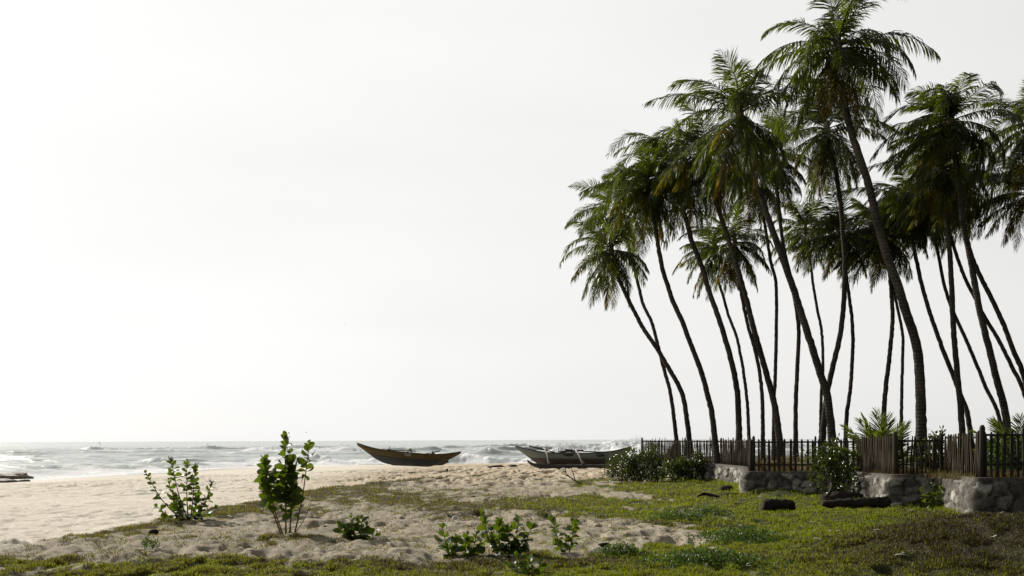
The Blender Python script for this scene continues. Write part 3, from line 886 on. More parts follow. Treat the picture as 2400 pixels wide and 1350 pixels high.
# ------------------------------------------------------------------ palms
def frond_arrays(rs, base, az, el, L, wind, droop, ll, npair, wid=0.032, tip_droop=1.0, wleaf=0.5, roll=0.0, torn=0.0):
    n = 16
    p = np.array(base, float)
    d = np.array([math.cos(el) * math.cos(az), math.cos(el) * math.sin(az), math.sin(el)])
    s0 = np.array([-math.sin(az), math.cos(az), 0.0])
    ds = L / (n - 1)
    pts = []; dirs = []
    for i in range(n):
        pts.append(p.copy()); dirs.append(d.copy())
        f = i / (n - 1)
        d = d + ds * (np.array([0, 0, -1]) * droop * (0.35 + 1.1 * f) + wind * (0.2 + 1.0 * f))
        d /= np.linalg.norm(d)
        p = p + d * ds
    pts = np.array(pts); dirs = np.array(dirs)
    tt = np.linspace(0, 1, n)
    t = np.repeat(np.linspace(0.10, 1.0, npair), 2)
    sgn = np.tile([1.0, -1.0], npair)
    t = np.clip(t + rs.uniform(-0.006, 0.006, len(t)), 0.08, 1)
    q = np.stack([np.interp(t, tt, pts[:, k]) for k in range(3)], 1)
    dd = np.stack([np.interp(t, tt, dirs[:, k]) for k in range(3)], 1)
    dd /= np.linalg.norm(dd, axis=1)[:, None]
    s = s0[None] - dd * (dd @ s0)[:, None]
    s /= np.linalg.norm(s, axis=1)[:, None] + 1e-9
    up = np.cross(dd, s)
    rl = (roll * t)[:, None]                      # the wind turns the blade about its rib
    s, up = s * np.cos(rl) + up * np.sin(rl), up * np.cos(rl) - s * np.sin(rl)
    prof = np.interp(t, [0.08, 0.25, 0.5, 0.8, 1.0], [0.45, 0.9, 1.0, 0.75, 0.40])
    ln = ll * prof * rs.uniform(0.85, 1.12, len(t))
    ln *= np.where(rs.rand(len(t)) < 0.07, 0.45, 1)
    if torn:                                      # torn stretches of short, broken leaflets
        for _ in range(3):
            c0, sg0 = rs.uniform(0.25, 1.0), rs.choice([-1.0, 1.0])
            ln *= np.where((np.abs(t - c0) < torn * rs.uniform(0.02, 0.06)) & (sgn == sg0), rs.uniform(0.12, 0.5), 1)
    a = np.radians(np.interp(t, [0, 0.6, 1], [28, 42, 72])) + rs.normal(0, 0.09, len(t))
    v = s * (sgn * np.cos(a))[:, None] + dd * np.sin(a)[:, None] + up * rs.normal(-0.05, 0.12, len(t))[:, None] - np.array([0, 0, 0.22 * tip_droop / 2.6])
    g = np.array([0, 0, -1.0])
    segs = [q]
    cur = q
    vv = v / np.linalg.norm(v, axis=1)[:, None]
    for f_, k in ((0.34, 0.35), (0.36, 0.75), (0.30, 0.8)):
        cur = cur + vv * (ln * f_)[:, None]
        segs.append(cur)
        vv = vv + (g * 0.55 * tip_droop + wind * wleaf)[None] * k * rs.uniform(0.6, 1.35, len(t))[:, None]
        vv /= np.linalg.norm(vv, axis=1)[:, None]
    wv = dd * 0.8 + up * rs.normal(0, 0.45, len(t))[:, None]
    wv /= np.linalg.norm(wv, axis=1)[:, None]
    W = [0.35, 1.0, 0.75]
    Vs = []
    for k in range(3):
        Vs.append(segs[k] - wv * wid * W[k] * 0.5); Vs.append(segs[k] + wv * wid * W[k] * 0.5)
    Vs.append(segs[3])
    V = np.stack(Vs, 1)
    m_ = len(t)
    b = (np.arange(m_) * 7)[:, None]
    quads = np.concatenate([b + np.array([[0, 1, 3, 2]]), b + np.array([[2, 3, 5, 4]])])
    tri = b + np.array([[4, 5, 6]])
    V = V.reshape(-1, 3)
    # rachis
    r = np.interp(tt, [0, 0.1, 1], [0.055, 0.030, 0.006]) * min(1.0, L / 3.2)
    rv = []
    for i in range(n):
        s_ = s0 - dirs[i] * (dirs[i] @ s0); s_ /= np.linalg.norm(s_) + 1e-9
        u_ = np.cross(dirs[i], s_)
        for ca, sa in ((1, 0), (0, 1), (-1, 0), (0, -1)):
            rv.append(pts[i] + s_ * ca * r[i] + u_ * sa * r[i] * 0.7)
    o = len(V)
    rq = []
    for i in range(n - 1):
        for k_ in range(4):
            k2 = (k_ + 1) % 4
            rq.append((o + i * 4 + k_, o + i * 4 + k2, o + (i + 1) * 4 + k2, o + (i + 1) * 4 + k_))
    V = np.vstack([V, np.array(rv)])
    return V, [np.concatenate([quads, np.array(rq)]).astype(np.int32), tri.astype(np.int32)]

def palm(label, Y, pts, r0, r1, L, wind, nf=26, seed=0, nuts=0, dry=2, group='coconut palms in the walled yard', lean=0.0):
    """pts: outline of the trunk from base to crown as seen, at distance Y"""
    rs = np.random.RandomState(seed); rg = random.Random(seed)
    zb = float(ztop(Y)) - 0.1
    w3 = [P(x, y, Y) for x, y in pts]
    n = len(w3)
    w3 = [Vector((q.x, q.y + lean * (i / (n - 1)) ** 1.5, q.z)) for i, q in enumerate(w3)]
    w3[0] = Vector((w3[0].x, w3[0].y, zb))
    base = w3[0].copy()
    root = empty('coconut_palm', base, label, 'palm tree', group)
    ax = spline([q - base for q in w3], 90)
    ax[1:-1, 0] += rs.normal(0, 0.006, len(ax) - 2)
    tt = np.linspace(0, 1, 90)
    rad = r1 + (r0 - r1) * (1 - tt) ** 1.2 + 0.10 * r0 / 0.15 * np.exp(-tt * 22)
    rad = rad * (1 + 0.035 * np.sin(np.arange(90) * 2.4) + rs.normal(0, 0.015, 90))
    tb = MB(); tb.tube([Vector(q) for q in ax], list(rad), 10)
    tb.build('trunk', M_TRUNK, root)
    top = ax[-1]
    hb = MB()
    hb.tube([Vector(top) + Vector((0, 0, -0.35)), Vector(top), Vector(top) + Vector((0, 0, 0.3)), Vector(top) + Vector((0, 0, 0.7))], [r1 * 1.05, r1 * 1.7, r1 * 1.4, 0.03], 8)
    hb.build('crown_shaft', M_STEM, root)
    wv = np.array(wind, float)
    ef = rs.uniform(118, 146); dk = rs.uniform(0.85, 1.2)
    nf = int(nf * 1.28); dry = (dry + 1) // 2
    for i in range(nf):
        f = i / (nf - 1)
        az = i * 2.39996 + rs.uniform(-0.55, 0.55) + seed
        el = math.radians(74 - ef * f ** 0.80 + rs.uniform(-19, 19))
        Lf = L * (0.72 + 0.28 * math.sin(math.pi * min(1, f * 1.5 + 0.1))) * rs.uniform(0.78, 1.12)
        isdry = i >= nf - dry
        ismid = (not isdry) and f > 0.5 and rs.rand() < 0.22
        V, Fc = frond_arrays(rs, top + np.array([0, 0, 0.25 - 0.35 * f]), az, el, Lf * 1.06 * (0.66 + 0.34 * min(1, f / 0.22)), wv * rs.uniform(0.7, 1.3), 0.60 * dk * 3.4 / L * rs.uniform(0.5, 1.55), 0.80 * L / 3.4 * rs.uniform(0.85, 1.1), 80, 0.040, 1.1 if el > 0.7 else 2.8, 0.9, rs.normal(0, 0.55), 1.0)
        o = make_mesh('frond', V, Fc, M_DRY if isdry else M_MID if ismid else M_FROND, root, True)
        if isdry:
            o['label'] = 'dry yellow brown frond hanging under the crown'
    if nuts:
        for k in range(nuts):
            a = rs.uniform(0, 6.28)
            c = Vector(top) + Vector((math.cos(a) * r1 * 2.6, math.sin(a) * r1 * 2.6, -0.15 - rs.uniform(0, .3)))
            nb_ = MB()
            nn = 7
            nb_.tube([c + Vector((0, 0, -0.13 + 0.26 * i / (nn - 1))) for i in range(nn)], [0.02 + 0.10 * math.sin(math.pi * (0.04 + 0.92 * i / (nn - 1))) for i in range(nn)], 8)
            nb_.build('coconut', M_NUT, root)
    return root

def rev(s):
    q = [tuple(float(v) for v in a.split(',')) for a in s.split()]
    return q[::-1]
W0 = (-0.10, 0.0, 0.0); W1 = (-0.26, 0.0, 0.01); W2 = (-0.46, 0.03, 0.03)
palm('tallest palm with the thickest trunk, its crown cut by the top of the photo', 28, rev('1962,118 1967,161 1982,256 2005,341 2034,427 2053,507 2076,592 2100,656 2124,732 2146,800 2154,860 2158,940 2160,1040'), .165, .10, 3.4, (-0.12, 0, 0), 29, 1, 5, 3)
palm('second tallest palm with a thick trunk sloping left to a big drooping crown', 31, rev('1733,275 1745,330 1768,400 1797,500 1818,560 1839,619 1859,675 1878,734 1893,782 1904,815 1924,880 1940,936 1958,1040'), .145, .10, 3.6, W1, 27, 2, 4, 4)
palm('leftmost palm, its low crown bent down over a strongly leaning trunk', 40, rev('1432,592 1440,625 1448,649 1480,717 1511,775 1539,815 1559,849 1589,901 1605,949 1622,1040'), .12, .085, 3.05, W0, 26, 3, 0, 2)
palm('slim palm crossing the leftmost trunk, crown just above the lowest left crown', 45, rev('1450,498 1460,525 1468,555 1480,605 1494,660 1507,712 1526,752 1539,797 1548,834 1559,875 1574,938 1591,1040'), .105, .075, 3.2, W1, 24, 4, 0, 2)
palm('palm with a smooth curved trunk third from the left at the fence', 37, rev('1516,440 1529,495 1540,560 1552,627 1563,664 1578,708 1600,756 1615,797 1641,864 1656,916 1670,979 1681,1040'), .125, .085, 3.3, W1, 26, 5, 0, 3)
palm('palm whose long trunk bows right from under the spreading left crowns', 36, rev('1582,400 1598,480 1612,530 1622,567 1644,623 1659,675 1678,727 1694,775 1711,834 1724,893 1730,949 1733,1040'), .13, .09, 3.4, W1, 26, 6, 3, 3)
palm('thin palm with a kinked trunk and a small low crown with yellow fronds', 46, rev('1672,590 1680,630 1685,664 1696,697 1707,738 1724,782 1733,819 1743,875 1752,953 1757,1040'), .095, .07, 2.9, W0, 22, 7, 0, 4)
palm('stout palm leaning left in front of two straight thin trunks', 35, rev('1655,375 1672,450 1690,510 1707,560 1726,623 1744,682 1759,741 1774,797 1793,864 1811,930 1822,990 1831,1040'), .135, .09, 3.5, W2, 28, 8, 3, 3)
palm('thin palm standing half hidden behind the stout leaning palm', 43, rev('1722,575 1727,620 1732,660 1750,750 1768,815 1776,850 1783,893 1787,950 1788,1040'), .105, .075, 2.9, W0, 22, 9, 0, 3)
palm('palm with a wavy upright trunk that runs between two leaning ones', 44, rev('1778,430 1788,500 1798,560 1807,616 1817,653 1820,708 1819,801 1817,875 1814,949 1813,1040'), .10, .075, 3.2, W0, 24, 10, 0, 4)
palm('palm rising behind the second tallest trunk and standing straight at its foot', 42, rev('1812,370 1821,441 1835,569 1855,660 1869,740 1872,790 1868,875 1865,950 1865,1040'), .11, .08, 3.2, W0, 24, 11, 2, 3)
palm('small crowned thin palm in the bright gap right of the second tallest trunk', 47, rev('1888,545 1894,590 1900,620 1906,668 1916,728 1926,780 1929,860 1926,910 1924,952 1922,1040'), .09, .07, 2.9, W1, 22, 12, 0, 3)
palm('palm under the tallest crown, its trunk slanting down to the left', 36, rev('1938,310 1952,370 1963,427 1971,490 1976,550 1980,620 1978,700 1970,780 1952,860 1936,940 1923,1040'), .125, .085, 3.4, W0, 28, 13, 3, 5)
palm('straight slim palm with a low crown between the two tallest trunks', 42, rev('1966,550 1978,610 1988,680 1996,740 1999,800 1994,900 1984,980 1980,1040'), .105, .075, 3.0, W1, 22, 14, 0, 2)
palm('palm with a dense dark low crown, its foot behind the young palm', 41, rev('2072,560 2082,610 2088,672 2092,740 2088,800 2082,860 2074,932 2065,1040'), .12, .085, 3.1, W1, 26, 15, 0, 1)
palm('thin palm just left of the tallest trunk, its crown low and dark', 46, rev('2050,540 2068,590 2084,640 2096,688 2108,744 2116,792 2115,860 2113,940 2112,1040'), .09, .07, 3.0, W1, 24, 16, 0, 1)
palm('palm right of the tallest trunk leaning left under the dark crowns', 40, rev('2128,480 2138,560 2156,648 2174,716 2194,776 2216,836 2234,880 2252,928 2268,972 2282,1040'), .115, .08, 3.1, W2, 26, 17, 0, 1)
palm('upright palm with a windswept crown in the middle of the right group', 36, rev('2205,400 2216,480 2222,540 2226,592 2231,680 2234,760 2242,860 2250,940 2261,1040'), .125, .09, 3.4, W2, 30, 18, 2, 2)
palm('thin palm crossing behind the upright trunk on the right', 44, rev('2165,490 2185,545 2200,600 2210,656 2224,704 2240,744 2264,796 2296,872 2312,912 2340,972 2360,1040'), .10, .075, 3.1, W2, 24, 19, 0, 2)
palm('strongly leaning thin palm whose foot lies past the right edge', 43, rev('2205,470 2224,535 2240,592 2260,648 2284,696 2308,744 2340,796 2372,860 2400,920 2450,1040'), .11, .075, 3.1, W2, 24, 20, 0, 2)
palm('thick palm of the right group with the topmost windblown crown', 34, rev('2228,290 2242,390 2252,470 2260,540 2270,584 2284,660 2296,728 2316,808 2336,888 2356,968 2370,1040'), .14, .095, 3.25, W2, 32, 21, 4, 1)
palm('palm with a bare trunk slanting to the right edge, crown behind the right group', 39, rev('2240,440 2258,530 2276,596 2296,644 2324,700 2352,760 2376,824 2400,884 2452,1040'), .12, .085, 3.4, W2, 28, 22, 2, 2)
palm('palm at the right edge with only the left half of its high crown in view', 35, rev('2425,300 2440,420 2462,560 2490,720 2520,880 2545,1040'), .13, .09, 3.3, W0, 26, 23, 0, 1)
palm('palm at the right edge with a lower dark crown and yellow tips', 38, rev('2410,455 2424,560 2448,700 2476,860 2500,1040'), .12, .085, 3.4, W0, 28, 24, 0, 3)

def young_palm(label, loc, L, els, seed, az0=0.0):
    rs = np.random.RandomState(seed)
    root = empty('young_palm', loc, label, 'young palm')
    for i, (az, el, l) in enumerate(els):
        V, Fc = frond_arrays(rs, (0, 0, 0), math.radians(az), math.radians(el), L * l, np.array([-0.05, 0, 0]), 0.38, 0.60 * L / 1.8, 62, 0.046, 0.3, 0.1)
        make_mesh('frond', V, Fc, M_YOUNG, root, True)
    return root
p = P(2068, 1040, 27); p.z = float(ztop(27)) - 0.05
young_palm('young palm with bright upright fronds behind the dense stick fence', p, 1.75,
           [(170, 62, 1.0), (150, 78, 1.0), (95, 85, 1.05), (40, 80, 1.0), (10, 66, .95), (185, 40, .95), (-5, 48, .85), (178, 18, .8), (250, 60, .9), (300, 70, .9), (120, 55, .9), (20, 30, .7), (200, 70, 1.0)], 41)
p = P(2395, 1075, 23.5); p.z = float(ztop(23.5)) - 0.05
young_palm('young palm arching over the fence at the right edge', p, 1.6,
           [(170, 55, 1.0), (160, 38, .95), (190, 66, 1.0), (120, 70, 1.0), (60, 75, 1.0), (20, 55, 1.0), (220, 50, 1.0), (280, 65, .9), (180, 28, .85), (0, 35, .9), (200, 45, .9)], 42)

# ------------------------------------------------------------------ leafy bushes
def leaf_cloud(centers, dirs, ln, wd, rs, curl=0.25):
    """oval leaves of two folded halves"""
    n = len(centers)
    d = dirs / (np.linalg.norm(dirs, axis=1)[:, None] + 1e-9)
    r = rs.normal(0, 1, (n, 3))
    s = np.cross(d, r); s /= np.linalg.norm(s, axis=1)[:, None] + 1e-9
    u = np.cross(s, d)
    ln = ln * rs.uniform(0.7, 1.25, n)[:, None]; wd = wd * rs.uniform(0.75, 1.2, n)[:, None]
    prof = [(0.0, 0.10), (0.30, 0.42), (0.65, 0.5), (0.9, 0.28), (1.0, 0.02)]
    Vs = []
    for f, w_ in prof:
        c = centers + d * ln * f - u * ln * curl * f * f
        Vs += [c - s * wd * w_ + u * wd * w_ * 0.35, c, c + s * wd * w_ + u * wd * w_ * 0.35]
    V = np.stack(Vs, 1).reshape(-1, 3)
    b = (np.arange(n) * 15)[:, None]
    q = np.concatenate([b + np.array([[k * 3 + j, k * 3 + j + 1, k * 3 + j + 4, k * 3 + j + 3]]) for k in range(4) for j in (0, 1)])
    return V, q.astype(np.int32)

def bush(label, loc, lobes, nleaf, ln, wd, seed, mat=None, nstem=7, spiky=0.25):
    """lobes: (x,y,z,rx,ry,rz) relative to the base"""
    rs = np.random.RandomState(seed)
    root = empty('leafy_bush', loc, label, 'bush')
    lob = np.array(lobes, float)
    vol = lob[:, 3] * lob[:, 4] * lob[:, 5]; vol = vol ** 0.8 / (vol ** 0.8).sum()
    ntw = nleaf // 9
    which = rs.choice(len(lob), ntw, p=vol)
    v = rs.normal(0, 1, (ntw, 3)); v /= np.linalg.norm(v, axis=1)[:, None]
    rad = rs.uniform(0.35, 1.0, ntw) ** 0.5 * (1 + spiky * rs.normal(0, 0.5, ntw).clip(-1, 1.6))
    c = lob[which, :3] + v * rad[:, None] * lob[which, 3:]
    c[:, 2] = np.maximum(c[:, 2], 0.04)
    C, Dv = [], []
    for k in range(9):
        C.append(c + rs.normal(0, 0.045, c.shape) + np.array([0, 0, 0.02 * k]) - np.array([0, 0, .08]))
        dv = v * 0.7 + rs.normal(0, 0.6, c.shape) + np.array([0, 0, 0.5])
        Dv.append(dv)
    C = np.vstack(C); Dv = np.vstack(Dv)
    C[:, 2] = np.maximum(C[:, 2], 0.02)
    V, q = leaf_cloud(C, Dv, ln, wd, rs)
    make_mesh('foliage', V, [q], mat or M_BUSH, root, True)
    for k in range(nstem):
        l = lob[k % len(lob)]
        e = Vector((l[0] + rs.uniform(-.7, .7) * l[3], l[1] + rs.uniform(-.6, .6) * l[4], l[2] + rs.uniform(0, .8) * l[5]))
        s0 = Vector((rs.uniform(-.1, .1), rs.uniform(-.1, .1), -0.1))
        md = s0.lerp(e, 0.5) + Vector((rs.uniform(-.08, .08), rs.uniform(-.08, .08), .05))
        mb = MB(); mb.tube([Vector(x) for x in spline([s0, md, e], 8)], [0.018 - 0.0018 * i for i in range(8)], 5)
        mb.build('stem', M_TWIG, root)
    return root
bush('large rounded bush with glossy leaves in front of the end of the far fence', (5.05, 36.3, hz(5.05, 36.3)),
     [(-.55, 0, .55, .62, .55, .55), (.35, .1, .60, .70, .6, .62), (-.1, 0, .95, .55, .45, .42), (.75, 0, .95, .38, .35, .45), (-.95, 0, .40, .38, .35, .38), (.1, -.2, .3, 1.05, .5, .32)], 5200, .085, .045, 51)
bush('lower wide bush with glossy leaves between the large bush and the wall', (7.05, 37.2, hz(7.05, 37.2)),
     [(-.4, 0, .35, .55, .5, .38), (.4, 0, .40, .55, .5, .42), (.65, 0, .72, .28, .3, .35), (0, 0, .55, .4, .4, .3)], 3000, .095, .05, 52)
bush('dark spreading bush with pale shining leaves growing over the wall', (9.15, 25.6, hz(9.15, 25.6)),
     [(-.05, 0, 1.10, .55, .4, .55), (.30, 0, 1.30, .42, .3, .42), (-.50, 0, .80, .32, .3, .42), (.15, .0, .55, .62, .3, .5), (.55, .0, .85, .30, .3, .45), (-.15, 0, 1.55, .22, .2, .28), (.35, .1, .25, .7, .3, .28), (.0, 0, 1.85, .1, .1, .2)], 1700, .12, .052, 53, None, 8, .9).scale = (.86, .86, .90)
bush('bushy shrub behind the dark picket fence at the right edge', P(2360, 1075, 22.5) * 1.0 + Vector((0, 0, -0.35)),
     [(-.35, 0, .4, .45, .4, .4), (.3, 0, .5, .5, .4, .5), (.9, 0, .5, .5, .4, .5)], 1800, .10, .05, 54, M_WEED)
pb = P(2193, 1040, 25.5); pb.z = float(ztop(25.5)) - .1
bush('upright shrub showing against the sky right of the tallest trunk', pb,
     [(0, 0, .55, .22, .2, .5), (.05, 0, 1.0, .16, .16, .34), (-.12, 0, .3, .25, .2, .3)], 700, .11, .06, 55)
pb = P(1860, 1085, 30); pb.z = float(ztop(30)) - .1
bush('low yellowish scrub seen through the black picket fence', pb,
     [(-.8, 0, .2, .5, .4, .25), (0, 0, .25, .6, .4, .28), (.9, 0, .22, .55, .4, .26)], 900, .09, .03, 56, M_STRAW)

# ------------------------------------------------------------------ milkweed plants
def milkweed(label, loc, stems, seed, leafmul=1.5, group='milkweed plants in the sand'):
    """stems: (base dx, tip dx, tip dy, height, leaf start 0..1, pairs, leaf length, flowers)"""
    rs = np.random.RandomState(seed)
    root = empty('milkweed_plant', loc, label, 'plant', group)
    for bx, tx, ty, h, ls, npair, ll, fl in stems:
        npair = npair + (2 if 0.4 < h < 1.31 and seed == 62 else 0)
        a = Vector((bx, rs.uniform(-.05, .05), -0.06)); e = Vector((tx, ty, h))
        md = a.lerp(e, 0.45) + Vector(((tx - bx) * 0.12 + rs.uniform(-.02, .02), rs.uniform(-.03, .03), -0.02 * h))
        ax = spline([a, md, e], 16)
        mb = MB(); mb.tube([Vector(q) for q in ax], [0.016 - 0.0007 * i for i in range(16)] if h > 0.7 else [0.010 - 0.0004 * i for i in range(16)], 6)
        st = mb.build('stem', M_STEM, root)
        tt = np.linspace(0, 1, 16)
        f = np.linspace(ls, 1.0, npair)
        base = np.stack([np.interp(f, tt, ax[:, k]) for k in range(3)], 1)
        d0 = np.gradient(base, axis=0) if npair > 1 else np.array([[0, 0, 1.0]])
        d0 = d0 / (np.linalg.norm(d0, axis=1)[:, None] + 1e-9)
        C, Dv, S = [], [], []
        for i in range(npair):
            ang = i * math.pi / 2 + rs.uniform(-.4, .4) + seed
            for sg in (0, math.pi):
                a_ = ang + sg
                out_ = np.array([math.cos(a_), math.sin(a_), 0])
                lift = np.interp(i / max(1, npair - 1), [0, .6, 1], [0.12, 0.5, 1.7]) + rs.normal(0, .15)
                if i == 0 and h > 0.9: lift -= 0.5
                C.append(base[i]); Dv.append(out_ + d0[i] * lift)
                S.append(ll * (0.95 if h > 0.7 else 1.0) * np.interp(i / max(1, npair - 1), [0, .3, .8, 1], [0.95, 1.05, .8, .5]) * rs.uniform(.8, 1.15))
        C = np.array(C); Dv = np.array(Dv); S = np.array(S) * leafmul
        d = Dv / np.linalg.norm(Dv, axis=1)[:, None]
        up = np.array([0, 0, 0.7]) + rs.normal(0, .85, d.shape)
        s = np.cross(d, up); s /= np.linalg.norm(s, axis=1)[:, None] + 1e-9
        u = np.cross(s, d)
        prof = [(0.0, 0.06), (0.18, 0.20), (0.45, 0.31), (0.72, 0.33), (0.92, 0.18), (1.0, 0.02)]
        Vs = []
        for f_, w_ in prof:
            c = C + d * (S * f_)[:, None] + u * (S * (0.10 * math.sin(f_ * 3.1)) - S * .18 * f_ * f_)[:, None]
            ww = (S * w_)[:, None]
            Vs += [c - s * ww + u * ww * .22, c, c + s * ww + u * ww * .22]
        V = np.stack(Vs, 1).reshape(-1, 3)
        b = (np.arange(len(C)) * 18)[:, None]
        q = np.concatenate([b + np.array([[k * 3 + j, k * 3 + j + 1, k * 3 + j + 4, k * 3 + j + 3]]) for k in range(5) for j in (0, 1)])
        make_mesh('leaves', V, [q.astype(np.int32)], M_LEAF, st, True)
        if fl:
            fb = MB()
            for k in range(14):
                c = Vector((tx, ty, h)) + Vector((rs.normal(0, .035), rs.normal(0, .035), rs.uniform(0.0, .10)))
                r_ = rs.uniform(.008, .014)
                fb.tube([c + Vector((0, 0, -r_)), c + Vector((0, 0, -r_ * .3)), c + Vector((0, 0, r_ * .6)), c + Vector((0, 0, r_))], [r_ * .4, r_, r_ * .8, r_ * .2], 6)
                fb.tube([Vector((tx, ty, h - .02)), c], [.003, .002], 4)
            fb.build('flower_cluster', M_FLOWER, st)
    return root

g0 = G(672, 1250)
milkweed('tallest milkweed plant, its leafy top rising above the horizon', (g0.x, g0.y, hz(g0.x, g0.y)), [
    (-.02, -.02, .0, 1.74, .34, 15, .175, 1), (-.10, -.42, .05, 1.32, .46, 12, .18, 1), (.06, .10, .08, 1.25, .36, 13, .175, 0),
    (.05, .14, -.08, .95, .38, 9, .17, 0), (.14, .42, .0, 1.62, .66, 9, .135, 0), (.12, .46, .1, .62, .99, 1, .03, 0), (-.06, -.34, -.1, 1.05, .5, 9, .18, 0), (-.03, .02, .12, 1.45, .5, 10, .16, 0)], 61)
g0 = G(440, 1218)
milkweed('loose milkweed plant with thin spreading stems at the edge of the open beach', (g0.x, g0.y, hz(g0.x, g0.y)), [
    (-.05, -.90, .0, 1.02, .45, 7, .11, 0), (-.05, -.46, .1, .85, .35, 6, .11, 0), (0, -.36, .0, 1.30, .62, 8, .12, 1), (0, -.05, .1, 1.26, .40, 9, .115, 0),
    (.05, .20, -.1, 1.14, .45, 9, .12, 1), (.08, .52, .0, .76, .35, 8, .11, 1), (.06, .55, .1, .25, .3, 5, .12, 0), (-.1, -.7, .1, .28, .35, 5, .12, 0), (0, .15, .2, .55, .2, 7, .12, 0), (-.05, -.22, -.1, .36, .15, 6, .12, 0), (.05, .30, .1, .40, .15, 6, .12, 0), (0, -.35, .2, .5, .3, 6, .13, 0)], 62, 1.55)
g0 = G(832, 1268)
milkweed('small low milkweed clump right of the tallest one, on bare sand', (g0.x, g0.y, hz(g0.x, g0.y)), [
    (-.08, -.24, 0, .26, .3, 5, .12, 0), (-.02, -.06, 0, .38, .25, 6, .13, 0), (.05, .12, 0, .36, .25, 6, .13, 0), (.08, .20, .1, .26, .2, 5, .12, 0), (.15, .38, 0, .15, .3, 4, .09, 0), (0, .02, -.1, .24, .2, 5, .12, 0), (-.1, -.14, -.1, .18, .2, 4, .12, 0)], 63)
g0 = G(1078, 1305)
milkweed('milkweed clump with a broad leafy left side in front of the bare sand strip', (g0.x, g0.y, hz(g0.x, g0.y)), [
    (-.12, -.25, 0, .40, .2, 7, .12, 0), (-.05, -.08, 0, .24, .2, 5, .11, 0), (.05, .08, .05, .28, .2, 6, .11, 0), (.12, .24, 0, .30, .2, 6, .11, 0), (.15, .33, .1, .24, .2, 5, .11, 0), (-.1, -.2, -.1, .18, .2, 4, .11, 0)], 64)
g0 = G(1190, 1303)
milkweed('widest milkweed clump in the middle of the foreground', (g0.x, g0.y, hz(g0.x, g0.y)), [
    (-.12, -.36, 0, .60, .4, 8, .11, 0), (-.08, -.12, .1, .46, .25, 8, .12, 0), (0, .0, 0, .38, .2, 7, .12, 0), (.08, .16, 0, .50, .2, 8, .125, 0), (.14, .36, 0, .42, .3, 7, .11, 0), (.0, -.22, -.1, .30, .2, 6, .12, 0), (.1, .24, -.1, .26, .2, 6, .12, 0)], 65)
g0 = G(1236, 1345)
milkweed('milkweed cut by the bottom edge, nearest to the viewer', (g0.x, g0.y, hz(g0.x, g0.y)), [
    (-.08, -.14, 0, .24, .2, 6, .10, 0), (0, .02, 0, .20, .2, 5, .10, 0), (.08, .16, 0, .16, .2, 5, .10, 0), (.05, -.02, -.1, .14, .2, 4, .10, 0)], 66)
g0 = G(1325, 1290)
milkweed('milkweed with two separate upright stems on the sand strip', (g0.x, g0.y, hz(g0.x, g0.y)), [
    (-.05, -.20, 0, .50, .15, 9, .10, 0), (.06, .16, 0, .46, .15, 9, .10, 0), (0, .02, 0, .18, .2, 4, .10, 0)], 67)
milkweed('small bright plant growing at the foot of the stone wall', (10.25, 21.6, hz(10.25, 21.6)), [
    (-.1, -.36, 0, .46, .3, 6, .13, 0), (-.05, -.12, 0, .56, .3, 7, .13, 0), (.0, .10, 0, .52, .3, 7, .13, 0), (.08, .28, 0, .44, .3, 6, .13, 0), (.1, .42, 0, .26, .2, 5, .12, 0), (-.1, -.28, -.1, .25, .2, 5, .12, 0)], 68, 1.3, 'milkweed plants in the sand')

# leafy ground weeds in the lawn
def weed(label, loc, rx, ry, h, n, seed):
    rs = np.random.RandomState(seed)
    c = np.stack([rs.normal(0, rx * .5, n), rs.normal(0, ry * .5, n), rs.uniform(0.01, h, n) ** 1.0], 1)
    c[:, 2] *= np.exp(-(c[:, 0] / rx) ** 2 - (c[:, 1] / ry) ** 2) + 0.15
    dv = rs.normal(0, 0.7, (n, 3)) + np.array([0, 0, .8])
    V, q = leaf_cloud(c, dv, .045, .022, rs)
    o = make_mesh('weed_clump', V, [q], M_WEED, None, True)
    o.location = loc
    return tag(o, label, 'weeds', 'weed clumps in the lawn')
for i, (px, py, rx, ry, h, n, lb) in enumerate([
    (1735, 1268, .75, .5, .22, 1500, 'broad clump of low green weeds in the middle of the lawn'),
    (1655, 1332, .75, .4, .17, 1700, 'low clump of green weeds near the bottom edge of the lawn'),
    (1455, 1303, .35, .25, .15, 600, 'small clump of green weeds beside the bare sand strip'),
    (1590, 1212, .6, .4, .18, 800, 'clump of green weeds on the rise in front of the rotting log'),
    (1660, 1205, .5, .3, .16, 600, 'small dark green weeds between the rise and the rotting log'),
    (350, 1285, .12, .1, .20, 130, 'tuft of thin green shoots on the foreground sand hummocks')]):
    g0 = G(px, py)
    weed(lb, (g0.x, g0.y, hz(g0.x, g0.y) - .01), rx, ry, h, n, 80 + i)

